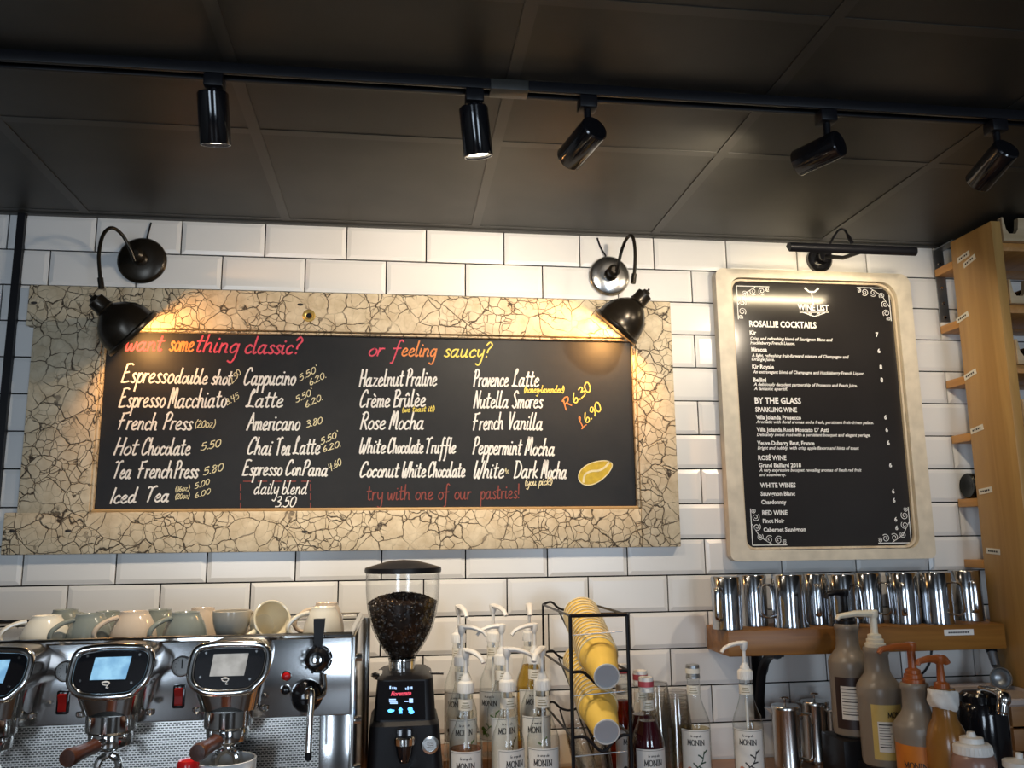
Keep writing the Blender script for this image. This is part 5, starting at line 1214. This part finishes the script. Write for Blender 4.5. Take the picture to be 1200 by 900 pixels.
def clear_cup():
    t = proto('clear_cup', '', 'cup', 'clear plastic cups')
    m = MB(); m.lathe([(0, .002), (.026, .002), (.028, 0), (.0295, .006), (.030, .014), (.0425, .118), (.0445, .119), (.0445, .122), (.043, .1225)], 36); m.build('cup_wall', M_CLEARCUP, t)
    return t
cc0 = clear_cup(); first = True
def ccup(loc, rot, lab):
    global first
    o = cc0 if first else copy_tree(cc0)
    first = False; o.location = loc; o.rotation_euler = rot; o['label'] = lab
for k in range(7):
    ccup(p0c+axd*(.017*k)+dz2*2.02+Vector((-.01, 0, 0)), axd.to_track_quat('Z', 'Y').to_euler(), 'clear plastic cup, %s from the front in the bottom row of the wire rack' % ordn[k])
for name, px, Y, topy, n, g in (('tall stack behind the burgundy bottles', 768, -.285, 794, 12, .012), ('stack left of the vanilla label bottle', 791, -.235, 806, 12, .0115)):
    top = at(px, topy, Y); zc_ = top.z
    n = max(3, int((zc_-.122-CZ)/g)+1)
    for k in range(n):
        ccup((top.x, Y, CZ+.123+g*k), (PI, 0, 0), 'upside-down clear plastic cup, %s up in the %s' % (ordn[k], name))

# ------------------------------------------------------------------ french presses under the shelf
FP = 'steel french presses under the shelf'
def french_press(h, r):
    t = proto('french_press', '', 'french press', FP)
    MB().lathe([(0, 0), (r, 0), (r*1.02, .004), (r*1.02, .010), (r, .013), (r, h*.88), (r*1.03, h*.9), (r*1.03, h*.905), (0, h*.905)], 36).build('pot', M_STEEL, t)
    m = MB(); m.lathe([(r*1.05, h*.895), (r*1.06, h*.92), (r*1.0, h*.945), (r*.3, h*.965), (0, h*.965)], 36); m.build('lid', M_STEEL, t)
    m = MB(); m.tube([(0, 0, h*.96), (0, 0, h*1.04)], .0025, 8); m.lathe([(0, h*1.03), (.006, h*1.03), (.013, h*1.05), (.013, h*1.065), (.009, h*1.08), (0, h*1.082)], 20); m.build('plunger_knob', M_CHROME, t)
    m = MB(); m.tube(smooth_path([(r*.98, 0, h*.82), (r+.018, 0, h*.84), (r+.030, 0, h*.80), (r+.031, 0, h*.50), (r+.028, 0, h*.20), (r+.014, 0, h*.15), (r*.98, 0, h*.17)], 5), .0045, 8, flat=1.9); m.build('handle', M_CHROME, t)
    m = MB(); m.loft([[(-r*.9, -.012, h*.80), (-r*.9, .012, h*.80), (-r-.004, .006, h*.82), (-r-.004, -.006, h*.82)], [(-r*.9, -.016, h*.89), (-r*.9, .016, h*.89), (-r-.020, .005, h*.89), (-r-.020, -.005, h*.89)]]); m.build('spout', M_STEEL, t)
    return t
fp0 = french_press(.168, .036)
for k, (px, Y, ang, sc, lab) in enumerate(((922, -.13, -38, 1.0, 'steel french press with plunger knob, leftmost under the shelf, handle to the right'), (957, -.085, -55, 1.0, 'middle steel french press under the shelf, handle turned to the room'), (987, -.145, -70, .93, 'shorter steel french press half behind the jug with the black pump'))):
    o = fp0 if k == 0 else copy_tree(fp0); p = at(px, 860, Y); o.location = (p.x, Y, CZ+.0005); o.rotation_euler = (0, 0, math.radians(ang)); o.scale = (1, 1, sc); o['label'] = lab; o['group'] = FP

# ------------------------------------------------------------------ sauce jugs with pumps
def sauce_jug(name, label, body, pumpmat, lever, ang, labmat=None, lab_text=None, lab_a=(-.6, .75), panel=None, r=.0515, small=False):
    t = proto(name, label, 'sauce jug', 'pump jugs of sauce at the right')
    if small: prof = [(0, 0), (r*.9, 0), (r, .006), (r, .150), (r*.97, .168), (r*.82, .190), (.026, .208), (.0235, .225), (.0235, .262), (.026, .265), (.026, .272), (0, .272)]
    else: prof = [(0, 0), (r*.80, 0), (r*.94, .006), (r*.97, .020), (r*.97, .150), (r, .160), (r, .178), (r*.96, .186), (r*.80, .198), (.0320, .210), (.0285, .222), (.0275, .256), (.0305, .260), (.0305, .270), (.028, .274), (0, .274)]
    MB().lathe(prof, 40).build('jug_body', body, t, smooth=40)
    m = MB(); z = .272
    if small: m.lathe([(0, z), (.016, z), (.016, z+.010), (.009, z+.014), (.0075, z+.05), (.0085, z+.055), (0, z+.055)], 24)
    else: m.lathe([(0, z), (.0245, z), (.0245, z+.010), (.0205, z+.012), (.0205, z+.020), (.0165, z+.022), (.0165, z+.030), (.0092, z+.034), (.0088, z+.075), (0, z+.075)], 28)
    m.build('pump_collar', pumpmat, t)
    zt_ = z+(.055 if small else .075)
    m = MB(); m.lathe([(0, zt_-.004), (.010, zt_-.004), (.0125, zt_+.002), (.0125, zt_+.012), (.010, zt_+.015), (0, zt_+.015)], 20)
    m.tube([(0, 0, zt_+.006), (lever*.5, 0, zt_+.007), (lever*.93, 0, zt_+.002), (lever, 0, zt_-.006)], [.0095, .0075, .0062, .0050], 12, flat=1.25)
    if small: m.tube(smooth_path([(0, 0, zt_+.008), (-.012, 0, zt_+.006), (-.018, 0, zt_-.004)], 4), .0075, 10)
    h = m.build('pump_head', pumpmat, t); h.rotation_euler = (0, 0, math.radians(ang))
    if labmat:
        m = MB(); rl = r*.97+.0006; patch(m, rl, lab_a[0], lab_a[1], .022, .146, 0, 16)
        if panel:
            a0, a1, z0, z1 = panel; patch(m, rl+.0005, a0, a1, z0, z1, 2, 8)
            for k in range(9): patch(m, rl+.0009, a0+.05, a1-.05-(.1 if k % 3 else 0), z1-.008-k*(z1-z0-.012)/9, z1-.0068-k*(z1-z0-.012)/9+(.0012 if k % 4 == 0 else 0), 1, 6)
        if lab_text:
            a, z, wd, hh = lab_text
            maker_word(m, rl+.0008, a, z, wd, hh, 1)
        m.build('jug_label', [labmat, M_INK, M_LABEL], t, smooth=60, fix=False)
    return t
M_DKLABEL = mat('dark_brown_label', (.028, .014, .012), .45, noise=.2); M_YLABEL = mat('pale_yellow_label', (.56, .42, .13), .5, noise=.1); M_OLABEL = mat('orange_label', (.52, .16, .015), .5, noise=.15)
M_CARAMEL = mat('caramel_sauce', (.27, .12, .025), .22, noise=.15, nscale=6)
j1 = at(1003, 862, -.26); j2 = at(1038, 897, -.375)
rs = thing('black_riser', 'black stepped box under the two jugs with the black and white pumps', 'riser', ((j1.x+j2.x)/2, -.30, CZ))
m = MB(); m.box((j1.x-.062, -.312, CZ+.0003), (j1.x+.10, -.195, j1.z-.0005), bev=.003); m.box((j1.x-.030, -.432, CZ+.0003), (j1.x+.13, -.3125, j2.z-.0005), bev=.003); m.build('step', M_BLACK, rs)
t = sauce_jug('sauce_jug', 'grey-beige sauce jug with a black pump and dark brown label, farthest back', M_JUG, M_BLACK, .062, 196, M_DKLABEL, None, (-1.32, .6), (-1.0, -.05, .045, .125)); t.location = (j1.x, -.253, j1.z)
t = sauce_jug('sauce_jug', 'grey-beige sauce jug with a cream white pump and pale yellow label', M_JUG, M_CREAMPLASTIC, .100, 184, M_YLABEL, (-.20, .118, .046, .012), (-.95, .6), (-.70, -.02, .040, .108)); t.location = (j2.x, -.372, j2.z)
j3 = at(1072, 813, -.52); zj3 = j3.z-.274
t = sauce_jug('sauce_jug', 'grey-beige sauce jug with an orange-brown pump and orange label', M_JUG, M_AMBERPLASTIC, .085, 186, M_OLABEL, (-1.25, .098, .052, .013), (-1.9, .9)); t.location = (j3.x, -.52, max(CZ+.0005, zj3))
j4 = at(1106, 829, -.585)
t = sauce_jug('sauce_jug', 'smooth caramel brown sauce bottle with an amber pump, a white napkin round its neck', M_CARAMEL, M_AMBERPLASTIC, .052, 178, r=.0435, small=True); t.location = (j4.x, -.585, CZ+.0005); zj4 = CZ+.0005
# napkin wrapped round the neck of the caramel bottle
m = MB(); rows = []
rn = random.Random(5)
for k, (zz, rr_) in enumerate(((.232, .0245), (.238, .0295), (.246, .0315), (.254, .0300), (.262, .0310), (.269, .0300), (.271, .0265))):
    rows.append([(j4.x+(rr_+.0022*math.sin(5*a+k*1.1)+rn.uniform(-.0008, .0008))*math.cos(a), -.585+(rr_+.0022*math.sin(5*a+k*1.1))*math.sin(a), zj4+zz-.008*max(0, math.cos(a+.5))*(1 if k < 4 else .3)) for a in [2*PI*i/40 for i in range(40)]])
inner = [[(j4.x+(.0242)*math.cos(2*PI*i/40), -.585+.0242*math.sin(2*PI*i/40), zj4+(.233 if e else .271)) for i in range(40)] for e in (0, 1)]
m.loft(rows, cap0=False, cap1=False)
o = m.build('paper_napkin', mat('white_napkin', (.74, .72, .68), .85, noise=.08, bump=.4, nscale=70), origin=Vector((j4.x, -.585, zj4+.232)), smooth=60, fix=False)
tag(o, 'crumpled white napkin wrapped round the neck of the caramel bottle', 'napkin')
# squeeze bottle with a white screw lid
M_PINKSAUCE = mat('pinkish_brown_sauce', (.30, .17, .13), .3, noise=.1, nscale=10)
q = at(1140, 883, -.64); t = thing('squeeze_bottle', 'clear squeeze bottle of pinkish brown sauce with a stepped white screw lid', 'squeeze bottle', (q.x, -.64, CZ)); X = Matrix.Translation((q.x, -.64, 0)); z = q.z
m = MB(); m.lathe([(0, CZ+.0004), (.040, CZ+.0004), (.044, CZ+.006), (.0445, z-.016), (.041, z-.004), (.038, z), (0, z)], 36, 0, X); m.build('bottle_body', M_PINKSAUCE, t)
m = MB(); m.lathe([(0, z+.0005), (.0385, z+.0005), (.039, z+.004), (.0375, z+.018), (.033, z+.022), (.024, z+.023), (.023, z+.033), (.010, z+.035), (.0075, z+.044), (0, z+.045)], 36, 0, X)
for k in range(30):
    a = 2*PI*k/30; m.tube([X @ Vector((.0385*math.cos(a), .0385*math.sin(a), z+.003)), X @ Vector((.0372*math.cos(a), .0372*math.sin(a), z+.017))], .0012, 5)
m.build('screw_lid', M_WHITEPLASTIC, t)
q = at(1195, 892, -.70); t = thing('small_lidded_jar', 'small jar with a white knobbed lid at the bottom right corner', 'jar', (q.x, -.70, CZ)); X = Matrix.Translation((q.x, -.70, 0)); z = q.z
m = MB(); m.lathe([(0, CZ+.0004), (.030, CZ+.0004), (.032, CZ+.006), (.032, z-.012), (0, z-.012)], 30, 0, X); m.build('jar_body', M_CLEARCUP, t)
m = MB(); m.lathe([(0, z-.012), (.033, z-.012), (.033, z), (.012, z+.004), (.007, z+.006), (.0075, z+.016), (0, z+.018)], 30, 0, X); m.build('jar_lid', M_WHITEPLASTIC, t)
# black vacuum jug with a chrome pouring spout
q = at(1150, 835, -.42); t = thing('airpot', 'gloss black vacuum jug with a chrome pouring spout, behind the squeeze bottle', 'airpot', (q.x, -.42, CZ)); X = Matrix.Translation((q.x, -.42, 0)); z = at(1150, 822, -.42).z
m = MB(); m.lathe([(0, CZ+.0004), (.056, CZ+.0004), (.058, CZ+.006), (.058, z-.03), (.054, z-.008), (.048, z), (0, z)], 40, 0, X); m.build('pot_body', M_GLOSSBLACK, t)
m = MB(); m.lathe([(0, z), (.046, z), (.046, z+.016), (.038, z+.022), (0, z+.023)], 32, 0, X); m.build('pump_lid', M_GLOSSBLACK, t)
s0 = at(1152, 808, -.42); s1 = at(1176, 816, -.50); s2 = at(1174, 838, -.505)
m = MB(); m.tube(smooth_path([s0, s0.lerp(s1, .6)+Vector((0, 0, .004)), s1, s1.lerp(s2, .5), s2], 6), [.012]*8+[.0125]*8+[.011]*7+[.008]*2, 14, flat=1.25); m.build('pouring_spout', M_CHROME, t)
m = MB(); m.lathe([(.024, -.004), (.0245, .004), (.0, .006)], 24, 0, axis_matrix(s0+Vector((-.004, -.004, -.018)), (.5, -.8, .1))); m.build('spout_ring', M_CHROME, t)
# wooden crate at the right end with a pale tray on it
w0 = at(1183, 826, -.30); t = thing('wooden_crate', 'brown wooden crate at the right edge carrying a pale tray', 'crate', (w0.x+.12, -.23, CZ)); zc_ = at(1183, 823, -.30).z
M_CRATE = wood('crate_wood', (.24, .10, .03), (.42, .21, .07), 'x', .5, 6)
m = MB(); X0, X1 = w0.x, RX-.004
X0 = min(X0, X1-.05)
for k in range(3):
    za = CZ+.0004+k*(zc_-CZ)/3; zb_ = za+(zc_-CZ)/3-.006; m.box((X0, -.305, za), (X1, -.290, zb_), bev=.002)
m.build('front_slat', M_CRATE, t)
m = MB(); m.box((X0, -.2895, CZ+.0004), (X0+.012, -.09, zc_-.006), bev=.002); m.box((X1-.012, -.2895, CZ+.0004), (X1, -.09, zc_-.006), bev=.002); m.build('crate_side', M_CRATE, t)
m = MB(); m.box((X0, -.0895, CZ+.0004), (X1, -.078, zc_-.006), bev=.002); m.build('crate_back', M_CRATE, t)
ta = at(1137, 815, -.28); t = thing('serving_tray', 'pale pinkish white oval tray lying on the crate below the scoop', 'tray', (RX-.08, -.23, zc_))
m = MB(); zt0 = zc_-.003
ring = lambda r_, z_: [(x, y, z_) for x, y in rrect(ta.x+r_, RX-.003-r_*.2, -.345+r_, -.10-r_, .075-r_, 7)]
m.loft([ring(.008, zt0), ring(.002, zt0+.005), ring(0, zt0+.016), ring(.004, zt0+.019), ring(.010, zt0+.017), ring(.014, zt0+.010)]); m.build('tray_body', mat('pale_pink_plastic', (.52, .43, .38), .4, noise=.06), t)
# measuring scoop hanging at the end of the shelf
def atx(x, y, X):
    d = _f + _r*((x-600)/FPX) - _u*((y-450)/FPX)
    return CAM + d*((X-CAM.x)/d.x)
h0 = atx(1160, 757, RX-.018); h1 = atx(1167, 780, RX-.022); bc = atx(1173.5, 795, RX-.030)
t = thing('measuring_scoop', 'grey steel measuring scoop with a black handle tip hanging on the rack side board', 'scoop', tuple(h0))
X = axis_matrix(bc, (-.85, -.5, .2)); R = .028
m = MB(); m.lathe([(R*math.sin(a), -R*.8*math.cos(a)) for a in [i*PI/2/9 for i in range(10)]]+[(R*1.06, .001), (R*1.06, .003), (R*.96, .003)]+[(R*.95*math.sin(a), -R*.76*math.cos(a)) for a in [(9-i)*PI/2/9 for i in range(10)]], 32, 0, X); m.build('scoop_bowl', M_ZINC, t)
m = MB(); d = (h0-bc).normalized(); m.tube([bc+d*R, h1, h0], [.0065, .0075, .009], 10, flat=1.6); m.build('handle', M_ZINC, t)
m = MB(); m.tube([h0-d*.018, h0, h0+d*.012], [.0098, .0102, .008], 10, flat=1.5); m.build('handle_tip', M_BLACK, t)
m = MB(); m.tube(smooth_path([(RX-.0005, h0.y, h0.z+.004), (RX-.012, h0.y, h0.z+.002), (RX-.030, h0.y, h0.z+.001), (RX-.034, h0.y, h0.z+.010)], 5), .0022, 8)
m.lathe([(.009, 0), (.009, .003), (0, .004)], 14, 0, axis_matrix((RX-.0003, h0.y, h0.z+.004), (-1, 0, 0))); o = m.build('wall_hook', M_BLACK, origin=Vector((RX, h0.y, h0.z)))
tag(o, 'small black hook on the rack side board holding the measuring scoop', 'hook')
